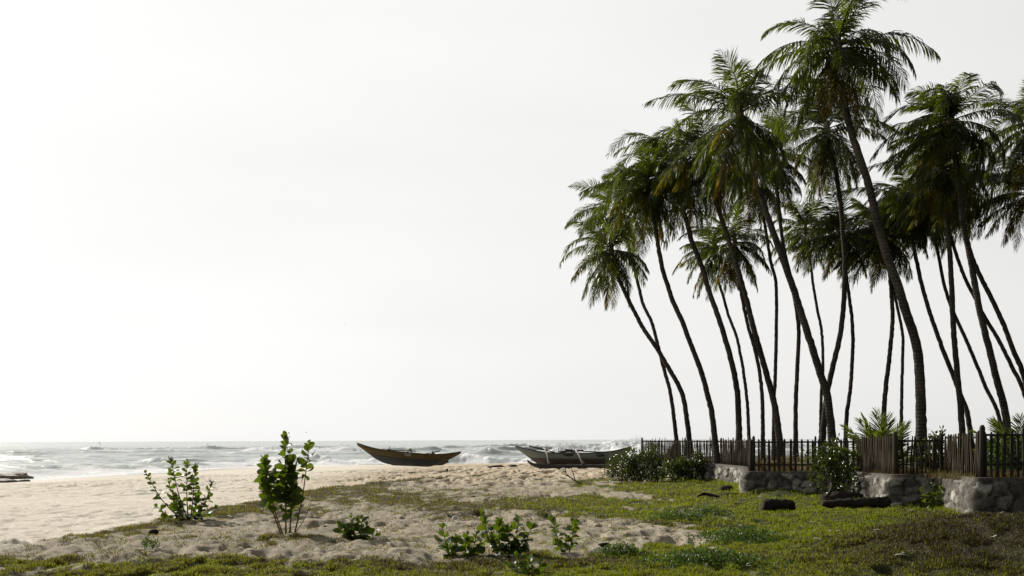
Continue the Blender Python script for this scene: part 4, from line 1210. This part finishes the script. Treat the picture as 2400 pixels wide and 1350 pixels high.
# ------------------------------------------------------------------ grass
rs = np.random.RandomState(77)
N = 1100000
v_ = rs.uniform(0.030, 0.170, N)            # slope below the horizon: even over the picture
gyy = CAMZ / v_
gxx = rs.uniform(-0.62, 0.62, N) * gyy
cv, dr_ = cover(gxx, gyy)
inside_wall = np.zeros(N, bool)
wx_at = np.interp(gyy, [18.9, 22.3, 22.4, 26.9, 27.6, 33, 36.6, 42], [9.75, 10.6, 9.45, 10.1, 7.2, 8.4, 8.3, 5.9])
inside_wall = (gxx > wx_at - 0.05) & (gyy > 18.8) 
tuft = vnoise(gxx * 5, gyy * 3.5, 91)
keep = (rs.rand(N) < cv * (0.55 + 0.6 * sst(0.3, 0.65, tuft))) & (cv > 0.14) & ~inside_wall
gxx, gyy, cv, dr_, tuft = [a[keep] for a in (gxx, gyy, cv, dr_, tuft)]
def blades(name, x, y, z, hgt, wid, mat, label):
    n = len(x)
    a = rs.uniform(0, 2 * math.pi, n)
    lean = rs.uniform(0.1, 0.75, n)
    dx, dy = np.cos(a), np.sin(a)
    ox, oy = np.cos(a + 1.57), np.sin(a + 1.57)
    b0 = np.stack([x, y, z], 1)
    s = np.stack([ox * wid, oy * wid, np.zeros(n)], 1)
    mid = b0 + np.stack([dx * lean * hgt * .35, dy * lean * hgt * .35, hgt * .6], 1)
    tip = b0 + np.stack([dx * lean * hgt, dy * lean * hgt, hgt * (1 - .25 * lean)], 1)
    V = np.stack([b0 - s, b0 + s, mid + s * .7, mid - s * .7, tip], 1).reshape(-1, 3)
    b = (np.arange(n) * 5)[:, None]
    o = make_mesh(name, V, [(b + np.array([[0, 1, 2, 3]])).astype(np.int32), (b + np.array([[3, 2, 4]])).astype(np.int32)], mat, None, True)
    return tag(o, label, 'grass', None, 'stuff')
zg = height(gxx, gyy, True) - 0.006
hg = (0.024 + 0.026 * sst(.3, .75, tuft)) * rs.uniform(.6, 1.5, len(gxx)) * (1 + 0.5 * sst(15, 40, gyy)) * (0.7 + .5 * cv)
wd = 0.0022 + 0.00022 * gyy
M_GRASS = leaf_mat('lawn_grass', (0.030, 0.044, 0.006), (0.070, 0.080, 0.010), 0.50, (0.38, 0.45, 0.010), 0.5, 0.3, 0.8)
pxg, pyg = px_of(gxx, gyy)
isbrown = rs.rand(len(gxx)) < 0.72 * np.clip(blob(pxg, pyg, 2300, 1310, 330, 46) * 1.2 + 0.7 * blob(pxg, pyg, 1480, 1228, 270, 14) + 0.6 * blob(pxg, pyg, 1250, 1322, 420, 13) + .6 * blob(pxg, pyg, 2200, 1205, 130, 12), 0, 1)
isdry = rs.rand(len(gxx)) < np.clip(dr_ * 0.95 - 0.1, 0.04, 0.9)
isgreen = ~isdry & ~isbrown; isdry = isdry & ~isbrown
M_BROWN = leaf_mat('shaded_brown_weed', (0.020, 0.019, 0.007), (0.042, 0.036, 0.012), 0.3, (0.09, 0.085, 0.015), 0.6, 0.3)  # brown plants, darkened further to paint in the mound's self-shade
blades('shaded_brown_weeds', gxx[isbrown], gyy[isbrown], zg[isbrown], hg[isbrown], wd[isbrown], M_BROWN, 'low brown weeds darkened for shade on the mound and round the bare sand')
blades('lawn_grass', gxx[isgreen], gyy[isgreen], zg[isgreen], hg[isgreen], wd[isgreen], M_GRASS, 'short green grass of the lawn and the dune edge')
blades('dry_grass', gxx[isdry], gyy[isdry], zg[isdry], hg[isdry] * .9, wd[isdry], M_STRAW, 'short dry straw coloured grass on the sand')
# taller grass in the yard and at the foot of the wall
n = 26000
ii = rs.randint(0, len(wp), n)
o_ = -rs.uniform(0.32, 2.6, n)
xx = wp[ii, 0] + nrm[ii, 0] * o_; yy = wp[ii, 1] + nrm[ii, 1] * o_
blades('yard_grass', xx, yy, ztop(yy) - 0.06, rs.uniform(.06, .26, n), np.full(n, .006), M_STRAW, 'tall dry grass in the yard behind the fence')
n = 9000
ii = rs.randint(0, len(wp), n)
o_ = 0.08 + np.abs(rs.normal(0, 0.16, n))
xx = wp[ii, 0] + nrm[ii, 0] * o_; yy = wp[ii, 1] + nrm[ii, 1] * o_
blades('wall_foot_grass', xx, yy, height(xx, yy, False) - .01, rs.uniform(.04, .17, n), np.full(n, .006), M_GRASS, 'longer grass along the foot of the wall')

# ------------------------------------------------------------------ boats
def hull_loft(top, bot, split, Y, beam, seed=0):
    """top, bot, split: outlines (px,py) left to right. Returns station arrays in the world."""
    n = 60
    x0, x1 = top[0][0], top[-1][0]
    xs = np.linspace(x0, x1, n)
    tz = np.interp(xs, [a[0] for a in top], [a[1] for a in top])
    bz = np.interp(xs, [a[0] for a in bot], [a[1] for a in bot])
    sz = np.interp(xs, [a[0] for a in split], [a[1] for a in split])
    sz = np.clip(sz, tz + 0.02, bz - 0.02)
    k = np.ones(5) / 5
    def sm(a):
        b = np.convolve(np.pad(a, 2, mode='edge'), k, 'valid'); b[0], b[-1] = a[0], a[-1]; return b
    return xs, sm(tz), sm(bz), sm(sz)

def boat_hull(root, org, top, bot, split, Y, beam, m_up, m_low, m_rim):
    xs, tz, bz, sz = hull_loft(top, bot, split, Y, beam)
    n = len(xs)
    f = (xs - xs[0]) / (xs[-1] - xs[0])
    hb = beam * np.clip(np.sin(math.pi * np.clip(f, 0.0, 1.0)), 0, 1) ** 0.55 + 0.035
    def wz(px, py): return P(px, py, Y) - Vector(org)
    def half(h):      # width factor by height in the section (0 keel, 1 gunwale)
        return 0.16 + 0.84 * np.sin(np.clip(h, 0, 1) * math.pi / 2) ** 0.8
    for nm, za, zb_, mt, rows in (('hull', sz, bz, m_low, 7), ('side_plank', tz, sz, m_up, 5)):
        V = []; Fc = []
        ring = 4 * rows
        for i in range(n):
            ring_pts = []
            full = max(bz[i] - tz[i], 1e-3)
            outer = []; inner = []
            for r in range(rows):
                py = zb_[i] + (za[i] - zb_[i]) * r / (rows - 1)
                h = (bz[i] - py) / full
                p = wz(xs[i], py)
                wd_ = hb[i] * half(h)
                if nm == 'side_plank': wd_ += 0.012
                outer.append((p, wd_)); inner.append((p, max(wd_ - 0.035, 0.004)))
            seq = [(p, -w_) for p, w_ in outer] + [(p, -w_) for p, w_ in reversed(inner)] + [(p, w_) for p, w_ in inner] + [(p, w_) for p, w_ in reversed(outer)]
            for p, w_ in seq:
                V.append((p.x, p.y + w_, p.z))
        for i in range(n - 1):
            for k_ in range(ring):
                if k_ == ring - 1: 
                    if nm == 'side_plank': continue
                if nm == 'side_plank' and k_ == 2 * rows - 1: continue
                k2 = (k_ + 1) % ring
                Fc.append((i * ring + k_, i * ring + k2, (i + 1) * ring + k2, (i + 1) * ring + k_))
        Fc.append(tuple(range(ring))); Fc.append(tuple((n - 1) * ring + k_ for k_ in range(ring))[::-1])
        make_mesh(nm, V, Fc, mt, root, True)
    for sg in (-1, 1):
        rb = MB()
        rb.tube([wz(xs[i], tz[i]) + Vector((0, sg * (hb[i] + .005), .01)) for i in range(0, n, 1)], 0.028, 6)
        rb.build('gunwale', m_rim, root)
    return xs, tz, bz, hb, wz

Y1 = 58.0
z8 = lambda s: [(820 + float(a.split(',')[0]) / 8.571, 1020 + float(a.split(',')[1]) / 8.571) for a in s.split()]
org = P(960, 1092, Y1)
b1 = empty('fishing_boat', org, 'ochre and dark blue outrigger boat lying alone on the sand', 'boat', 'wooden outrigger boats on the beach')
top = z8('145,150 240,190 400,240 540,275 750,300 900,320 1100,345 1250,352 1400,370 1550,378 1700,380 1900,375 2050,355 2232,328')
bot = z8('145,190 210,245 340,330 420,400 560,500 680,550 780,580 950,597 1200,610 1500,628 1600,630 1700,602 1880,550 2000,480 2170,400 2232,355')
spl = z8('145,188 210,240 380,362 600,400 850,432 1100,460 1400,480 1700,490 1960,487 2100,425 2232,353')
xs, tz, bz, hb, wz = boat_hull(b1, org, top, bot, spl, Y1, 0.42, M_YEL, M_NAVY, M_YEL)
def bar(root, name, pts, r, mat, sides=6):
    mb = MB(); mb.tube(pts, r, sides); return mb.build(name, mat, root)
q8 = lambda x, y: wz(820 + x / 8.571, 1020 + y / 8.571)
bar(b1, 'oar', [q8(770, 300) + Vector((0, -.2, .03)), q8(1330, 327) + Vector((0, -.1, .04))], 0.03, M_DARK)
bar(b1, 'oar', [q8(1500, 375) + Vector((0, .1, .02)), q8(1810, 318) + Vector((0, -.1, .02))], 0.035, M_DARK)
bar(b1, 'rowlock_pin', [q8(795, 310), q8(803, 215)], 0.018, M_DARK)
bar(b1, 'thwart', [q8(780, 296) + Vector((0, -.46, .02)), q8(800, 290) + Vector((0, .46, .02))], 0.06, M_DARK)
bar(b1, 'mast_step', [q8(1672, 420) + Vector((0, -.40, 0)), q8(1672, 340) + Vector((0, -.30, 0))], [0.07, 0.10], M_DARK)
bar(b1, 'outrigger_arm', [q8(1120, 375) + Vector((0, -.50, -.02)), q8(1165, 335) + Vector((0, -.40, .02)), q8(1205, 285) + Vector((0, .1, .03)), q8(1190, 300) + Vector((0, 1.2, -.05)), q8(1180, 420) + Vector((0, 2.2, 0)), q8(1170, 590) + Vector((0, 2.45, 0))], [.05, .06, .07, .06, .05, .05], M_PALE)
bar(b1, 'outrigger_arm', [q8(1640, 385) + Vector((0, -.45, .0)), q8(1660, 345) + Vector((0, 0, .05)), q8(1660, 370) + Vector((0, 1.4, -.05)), q8(1660, 590) + Vector((0, 2.45, 0))], [.05, .06, .055, .05], M_DARK)
bar(b1, 'float', [q8(640, 572) + Vector((0, 2.45, .05)), q8(760, 592) + Vector((0, 2.45, .02)), q8(1300, 600) + Vector((0, 2.45, 0)), q8(1800, 585) + Vector((0, 2.45, .02)), q8(1930, 560) + Vector((0, 2.45, .10))], [.07, .12, .14, .13, .09], M_DARK, 8)
cb = MB()   # pale patch hung over the side
pv_ = []
for i in range(9):
    fx = i / 8
    for j in range(5):
        fy = j / 4
        dep = math.sin(math.pi * fx) ** 0.7
        p = q8(1100 + 180 * fx, 355 + 65 * fy * dep)
        xi = np.interp(820 + (1100 + 180 * fx) / 8.571, xs, hb)
        pv_.append(p + Vector((0, -xi - 0.05 - .02 * math.sin(fx * 9), 0.0)))
cb.add(pv_, [(i * 5 + j, (i + 1) * 5 + j, (i + 1) * 5 + j + 1, i * 5 + j + 1) for i in range(8) for j in range(4)])
o = cb.build('cloth', M_PALE, b1)
sm_ = o.modifiers.new('thick', 'SOLIDIFY'); sm_.thickness = 0.012
b1.location.z -= 0.02

Y2 = 56.0
z9 = lambda s: [(1180 + float(a.split(',')[0]) / 8.571, 1020 + float(a.split(',')[1]) / 8.571) for a in s.split()]
org = P(1340, 1095, Y2)
b2 = empty('fishing_boat', org, 'grey green outrigger boat with bent pale arms, half behind the large bush', 'boat', 'wooden outrigger boats on the beach')
top = z9('238,215 430,278 480,270 600,305 750,338 870,352 1000,358 1200,366 1600,372 1800,362 2000,348 2250,318 2400,275 2570,232')
bot = z9('238,252 390,360 500,440 600,520 660,570 760,618 850,640 1200,650 2000,652 2150,640 2300,560 2450,420 2570,262')
spl = z9('238,250 450,405 560,450 850,462 1200,470 2000,470 2250,440 2570,260')
xs, tz, bz, hb, wz = boat_hull(b2, org, top, bot, spl, Y2, 0.50, M_GREY, M_RED, M_DARK)
q9 = lambda x, y, d=0.0, z=0.0: wz(1180 + x / 8.571, 1020 + y / 8.571) + Vector((0, d, z))
bar(b2, 'pole', [q9(515, 216, -.1), q9(1040, 350, .1)], [0.055, 0.04], M_DARK)
bar(b2, 'pole', [q9(1240, 288, -.2), q9(1430, 315, 0), q9(1610, 308, .2)], 0.055, M_DARK)
bar(b2, 'pole', [q9(1130, 345, -.3), q9(1240, 322, -.1), q9(1430, 325, .1)], 0.05, M_DARK)
bar(b2, 'pole', [q9(1600, 322, .1), q9(2090, 345, -.1)], 0.04, M_DARK)
bar(b2, 'rowlock_pin', [q9(1105, 350), q9(1103, 258)], 0.02, M_DARK)
bar(b2, 'rowlock_pin', [q9(1838, 350), q9(1840, 265)], 0.02, M_DARK)
for ax_, pts in ((0, [(820, 262, .6, 0), (850, 300, .1, .03), (830, 318, -.55, .02), (868, 380, -1.0, .0), (876, 470, -1.25, 0), (890, 590, -1.45, 0)]),
                 (1, [(1415, 262, .7, 0), (1440, 315, .2, .02), (1470, 345, -.55, .03), (1500, 410, -1.0, 0), (1525, 480, -1.25, 0), (1560, 590, -1.45, 0)])):
    pp = spline([q9(*a) for a in pts], 18)
    bar(b2, 'outrigger_arm', [Vector(a) for a in pp], [0.075 - 0.0015 * i for i in range(18)], M_PALE)
    bar(b2, 'brace', [q9(pts[4][0] - 10, pts[4][1], -1.2), q9(pts[5][0] + 25, pts[5][1] - 40, -1.5)], 0.035, M_PALE)
    bar(b2, 'lashing', [q9(pts[5][0] - 8, pts[5][1] - 20, -1.4), q9(pts[5][0] + 2, pts[5][1] + 30, -1.4)], [0.12, 0.13], M_NET, 8)
fp = spline([q9(470, 530, -1.4, .10), q9(560, 575, -1.4, .02), q9(700, 612, -1.4, .02), q9(900, 630, -1.4, 0), q9(1500, 632, -1.4, 0), q9(2100, 630, -1.4, 0)], 30)
bar(b2, 'float', [Vector(a) for a in fp], [0.05 + 0.13 * min(1, i / 6) for i in range(30)], M_DARK, 9)
def heap(root, name, c, rx, ry, rz, mat, seed, n=40):
    rs_ = np.random.RandomState(seed)
    V = []; Fc = []
    nu, nv = 16, 8
    for j in range(nv + 1):
        ph = math.pi * j / nv
        for i in range(nu):
            a = 2 * math.pi * i / nu
            k_ = 1 + 0.28 * (float(vnoise(np.array([i * .9 + seed * 7.0]), np.array([j * 1.1]), seed)[0]) - .5) * 2 * math.sin(ph)
            V.append((c[0] + rx * k_ * math.sin(ph) * math.cos(a), c[1] + ry * k_ * math.sin(ph) * math.sin(a), c[2] + rz * k_ * math.cos(ph)))
    for j in range(nv):
        for i in range(nu):
            i2 = (i + 1) % nu
            Fc.append((j * nu + i, (j + 1) * nu + i, (j + 1) * nu + i2, j * nu + i2))
    return make_mesh(name, V, Fc, mat, root, True)
heap(b2, 'net', q9(1300, 385, -.45), .42, .14, .14, M_NET, 3)
heap(b2, 'net', q9(1920, 400, -.50), .26, .12, .10, M_NET, 4)
heap(b2, 'net', q9(1180, 345, 0), .30, .2, .10, M_NET, 5)
heap(b2, 'bundle', q9(1400, 345, 0), .16, .2, .08, M_PALE, 6)

# ------------------------------------------------------------------ logs, rocks, litter
def log(name, label, cat, pts, rad, mat, jit=0.12, sides=14, seed=1, group=None):
    rg = random.Random(seed)
    base = Vector(pts[0])
    pp = spline([Vector(a) - base for a in pts], 22)
    mb = MB()
    rr_ = np.interp(np.linspace(0, 1, 22), np.linspace(0, 1, len(rad)), rad)
    mb.tube([Vector(a) for a in pp], [float(r * rg.uniform(.94, 1.06)) for r in rr_], sides, True, jit, rg)
    o = mb.build(name, mat, None)
    o.location = base
    return tag(o, label, cat, group)
a = G(1788, 1196); e = G(1856, 1193)
log('rotting_log', 'short thick rotting log lying alone on the lawn', 'log', [(a.x, a.y, hz(a.x, a.y) + .12), (a.x + .35, a.y + .02, hz(a.x, a.y) + .135), (e.x - .02, e.y - .1, hz(e.x, e.y) + .125)], [.145, .15, .14, .15, .12], M_LOG, .20, 18, 5)
a = G(1930, 1192); e = G(2080, 1189)
log('fallen_trunk', 'long dark fallen trunk lying along the foot of the wall', 'log', [(a.x - .02, a.y, hz(a.x, a.y) + .12), (a.x + .5, a.y + .1, .09), ((a.x + e.x) / 2 + .2, (a.y + e.y) / 2, .10), (e.x, e.y, hz(e.x, e.y) + .12)], [.06, .12, .14, .13, .15, .14], M_LOG, .20, 18, 6)
a = G(1938, 1178); 
log('dead_branch', 'dark dead branch leaning from the long fallen trunk up to the wall bush', 'branch', [(a.x - .05, a.y, .14), (a.x + .2, a.y + .4, .22), (a.x + .45, a.y + .9, .36), (a.x + .6, a.y + 1.4, .50)], [.03, .05, .05, .03], M_LOG, .2, 9, 7)
def heap_at(name, label, cat, px, py, rx, ry, rz, mat, seed, z=None, group=None, g=None):
    g0 = g or G(px, py)
    o = heap(None, name, (0, 0, 0), rx, ry, rz, mat, seed)
    o.location = (g0.x, g0.y, (hz(g0.x, g0.y) if z is None else z))
    return tag(o, label, cat, group)
heap_at('root_clump', 'dark heap of dead roots at the foot of the wall under the bush', 'roots', 1975, 1172, .60, .25, .22, M_LOG, 11)
heap_at('debris_mound', 'dark mound of dead leaves on the grass left of the wall corner', 'debris', 1706, 1149, .30, .22, .16, M_LOG, 12)
heap_at('debris_mound', 'flat dark heap of dead leaves touching the wall corner', 'debris', 1712, 1160, .30, .14, .07, M_LOG, 13)
heap_at('husk', 'dark coconut husk lying on the grey sand left of the tallest milkweed', 'husk', 360, 1251, .085, .07, .06, M_LOG, 14)
heap_at('husk', 'small dark husk beside the low milkweed clump on the sand', 'husk', 762, 1234, .035, .03, .03, M_LOG, 15)
heap_at('wood_chunk', 'small dark wood chunk on the brown grass near the sand strip', 'wood', 1418, 1278, .10, .06, .04, M_LOG, 16)
# drifted wood on the beach crest
for px, py, rx, lb, s in ((1166, 1080, 1.0, 'long dark driftwood heap on the beach crest between the boats', 21), (1203, 1081, .55, 'short dark driftwood heap nearer the grey boat', 22), (1048, 1089, .12, 'small dark stone beside the stern of the ochre boat', 23)):
    q = P(px, py + 2, 63 if s < 23 else 57)
    heap_at('driftwood' if s < 23 else 'stone', lb, 'driftwood' if s < 23 else 'stone', 0, 0, rx * .6, .35 if s < 23 else .15, .13, M_LOG, s, None, None, q)
# rocks in the surf
m, t, b, out = newmat('wet_rock')
geo = nd(t, 'ShaderNodeNewGeometry'); n1 = noise(t, 1.6, 6, 0.7, geo.outputs['Position'])
t.links.new(ramp(t, n1.outputs[0], [(0.3, (0.05, 0.045, 0.03)), (0.55, (0.12, 0.085, 0.05)), (0.75, (0.22, 0.15, 0.08))]).outputs[0], b.inputs['Base Color'])
b.inputs['Roughness'].default_value = 0.6; bump(t, b, n1.outputs[0], 0.9, 0.2)
M_ROCK = m
for px, py, rx, rz, lb, s in ((15, 1120, 2.1, .42, 'largest brown rock at the left edge of the surf', 31), (0, 1133, 1.3, .3, 'dark low rock in front of the largest surf rock', 32), (55, 1130, .55, .16, 'smallest dark rock lying at the water line', 33)):
    q = G(px, py, ZW + .05)
    heap_at('rock', lb, 'rock', 0, 0, rx, rx * .7, rz * 1.05, M_ROCK, s, ZW + .10, 'rocks in the surf', q)
# twigs
def twigs(label, loc, branches, r, mat, cat='branch'):
    mb = MB()
    for pts in branches:
        pp = spline([Vector(a) for a in pts], 8)
        mb.tube([Vector(a) for a in pp], [r * (1 - .09 * i) for i in range(8)], 5)
    o = mb.build('dead_twig', mat, None); o.location = loc
    return tag(o, label, cat)
g0 = G(1355, 1138)
twigs('bare dead branch sticking out of the sand before the grey boat', (g0.x, g0.y, hz(g0.x, g0.y)), [
    [(.1, 0, .02), (-.15, 0, .15), (-.45, .1, .42), (-.72, .1, .72)], [(-.1, 0, .10), (-.18, 0, .4), (-.30, .1, .78)], [(-.3, .05, .28), (-.55, 0, .40), (-.66, -.1, .52)], [(-.45, .1, .42), (-.48, .1, .65)], [(.15, 0, .02), (.1, .1, .14), (.2, .1, .1)]], .024, M_TWIG)
g0 = G(1415, 1118)
twigs('thin dry twigs rising beside the large bush', (g0.x, g0.y, hz(g0.x, g0.y)), [
    [(0, 0, 0), (-.1, 0, .2), (-.3, 0, .55)], [(0, 0, 0), (.05, 0, .3), (-.02, .1, .6)], [(0, 0, 0), (-.3, 0, .12), (-.5, .1, .1)]], .012, M_TWIG)
g0 = G(1662, 1166)
log('drift_branch', 'curved pale and dark driftwood branch lying on the lawn', 'branch', [(g0.x - .35, g0.y, .03), (g0.x - .12, g0.y + .1, .10), (g0.x + .1, g0.y, .06), (g0.x + .28, g0.y - .1, .03)], [.02, .05, .05, .025], M_LOG, .15, 8, 9)
g0 = G(1410, 1112)
# litter
def scrap(name, label, cat, px, py, l, w_, ang, mat, group=None, lift=.012, seed=1):
    g0 = G(px, py)
    rs_ = np.random.RandomState(seed)
    V = []; n = 7
    for i in range(n):
        f = i / (n - 1)
        ww = w_ * (0.25 + math.sin(math.pi * f) * .75)
        for sg in (-1, 0, 1):
            V.append(((f - .5) * l, sg * ww * .5, lift + .35 * w_ * abs(sg) + .10 * l * math.sin(f * 3.3 + seed)))
    Fc = [(i * 3 + j, (i + 1) * 3 + j, (i + 1) * 3 + j + 1, i * 3 + j + 1) for i in range(n - 1) for j in (0, 1)]
    o = make_mesh(name, V, Fc, mat, None, True)
    md = o.modifiers.new('thick', 'SOLIDIFY'); md.thickness = .004
    o.location = (g0.x, g0.y, hz(g0.x, g0.y) + .02); o.rotation_euler = (0, 0, ang)
    return tag(o, label, cat, group)
rg = random.Random(5)
for i, (px, py) in enumerate([(1700, 1232), (1740, 1234), (1760, 1240), (1905, 1224), (1908, 1250), (1880, 1234), (1990, 1250), (2060, 1210), (2070, 1222), (2130, 1238), (2135, 1204), (2180, 1245), (2150, 1270), (2060, 1296), (2205, 1258),
                              (1670, 1256), (1830, 1268), (1860, 1256), (1945, 1264), (1965, 1278), (1918, 1294), (2020, 1226), (2250, 1262), (2345, 1290), (1960, 1170), (1632, 1194), (2120, 1326), (1580, 1340), (1755, 1343), (2330, 1318)]):
    scrap('leaf_scrap', 'small pale dry leaf scrap lying on the lawn', 'dry leaf', px, py, rg.uniform(.05, .13), rg.uniform(.015, .035), rg.uniform(-.6, .6), M_SCRAP, 'pale leaf scraps on the lawn', .015, i)
scrap('husk_strip', 'largest pale strip on the brown mound at the lower right', 'dry leaf', 2110, 1329, .13, .035, -.3, M_SCRAP, None, .02, 50)
scrap('plastic_scrap', 'pale crumpled scrap on grey sand above the low milkweed clump', 'litter', 797, 1201, .16, .09, .3, M_SCRAP, None, .02, 51)
scrap('plastic_scrap', 'thin white scrap on sand between the loose and the tallest milkweed', 'litter', 539, 1214, .12, .04, -.3, M_TRASH, None, .02, 52)
scrap('plastic_scrap', 'white scrap among the foreground hummocks below the tallest milkweed', 'litter', 596, 1277, .10, .04, 1.2, M_TRASH, None, .03, 53)
g0 = G(1068, 1223)
rb = MB()
rb.tube([Vector((.06 * math.cos(a_), .03 * math.sin(a_), .06 + .055 * math.sin(a_))) for a_ in np.linspace(-.6, 4.0, 14)], .018, 7)
o = rb.build('plastic_ring', M_TRASH, None); o.location = (g0.x, g0.y, hz(g0.x, g0.y))
tag(o, 'white plastic ring lying on the bare sand strip', 'litter')
# birds
def bird(label, px, py, Y, span, bank, flap):
    p = P(px, py, Y)
    V = []; Fc = []
    mb = MB()
    mb.tube([Vector((0, -.22, 0)), Vector((0, -.12, .0)), Vector((0, .05, 0)), Vector((0, .25, .0)), Vector((0, .36, 0))], [.02, .055, .07, .04, .03], 6)
    for sg in (-1, 1):
        a = Vector((sg * .05, .08, .02)); m1 = Vector((sg * .5, .12, .02 + flap)); e = Vector((sg * 1.0, -.05, .02 + flap * .6))
        vs = [a, m1, e, Vector((sg * .5, -.08, .01 + flap)), Vector((sg * .05, -.12, .01))]
        lo = [v + Vector((0, 0, -.012)) for v in vs]
        f1 = [(0, 1, 3, 4), (1, 2, 3)]; f2 = [tuple(i + 5 for i in f[::-1]) for f in f1]
        mb.add(vs + lo, f1 + f2)
    o = mb.build('bird', M_BIRD, None)
    o.location = p; o.scale = (span / 2,) * 3
    o.rotation_euler = (0.2, bank, rg.uniform(-.4, .4))
    return tag(o, label, 'bird', 'birds over the sea')
bird('dark bird flying low over the sea at the far left', 233, 1040, 90, .55, 1.2, .35)
bird('thin winged bird skimming the waves right of the loose milkweed', 486, 1042, 90, 1.1, -.4, .1)
bird('tiny bird above the horizon by the tallest milkweed', 718, 1014, 90, .5, .2, .25)
bird('dark bird over the breaking waves behind the grey boat', 1313, 1040, 120, 1.2, -.3, .4)
bird('speck of a bird high in the middle of the sky', 809, 758, 90, .35, .1, .2)
bird('speck of a bird highest in the left sky', 700, 634, 90, .3, .2, .2)
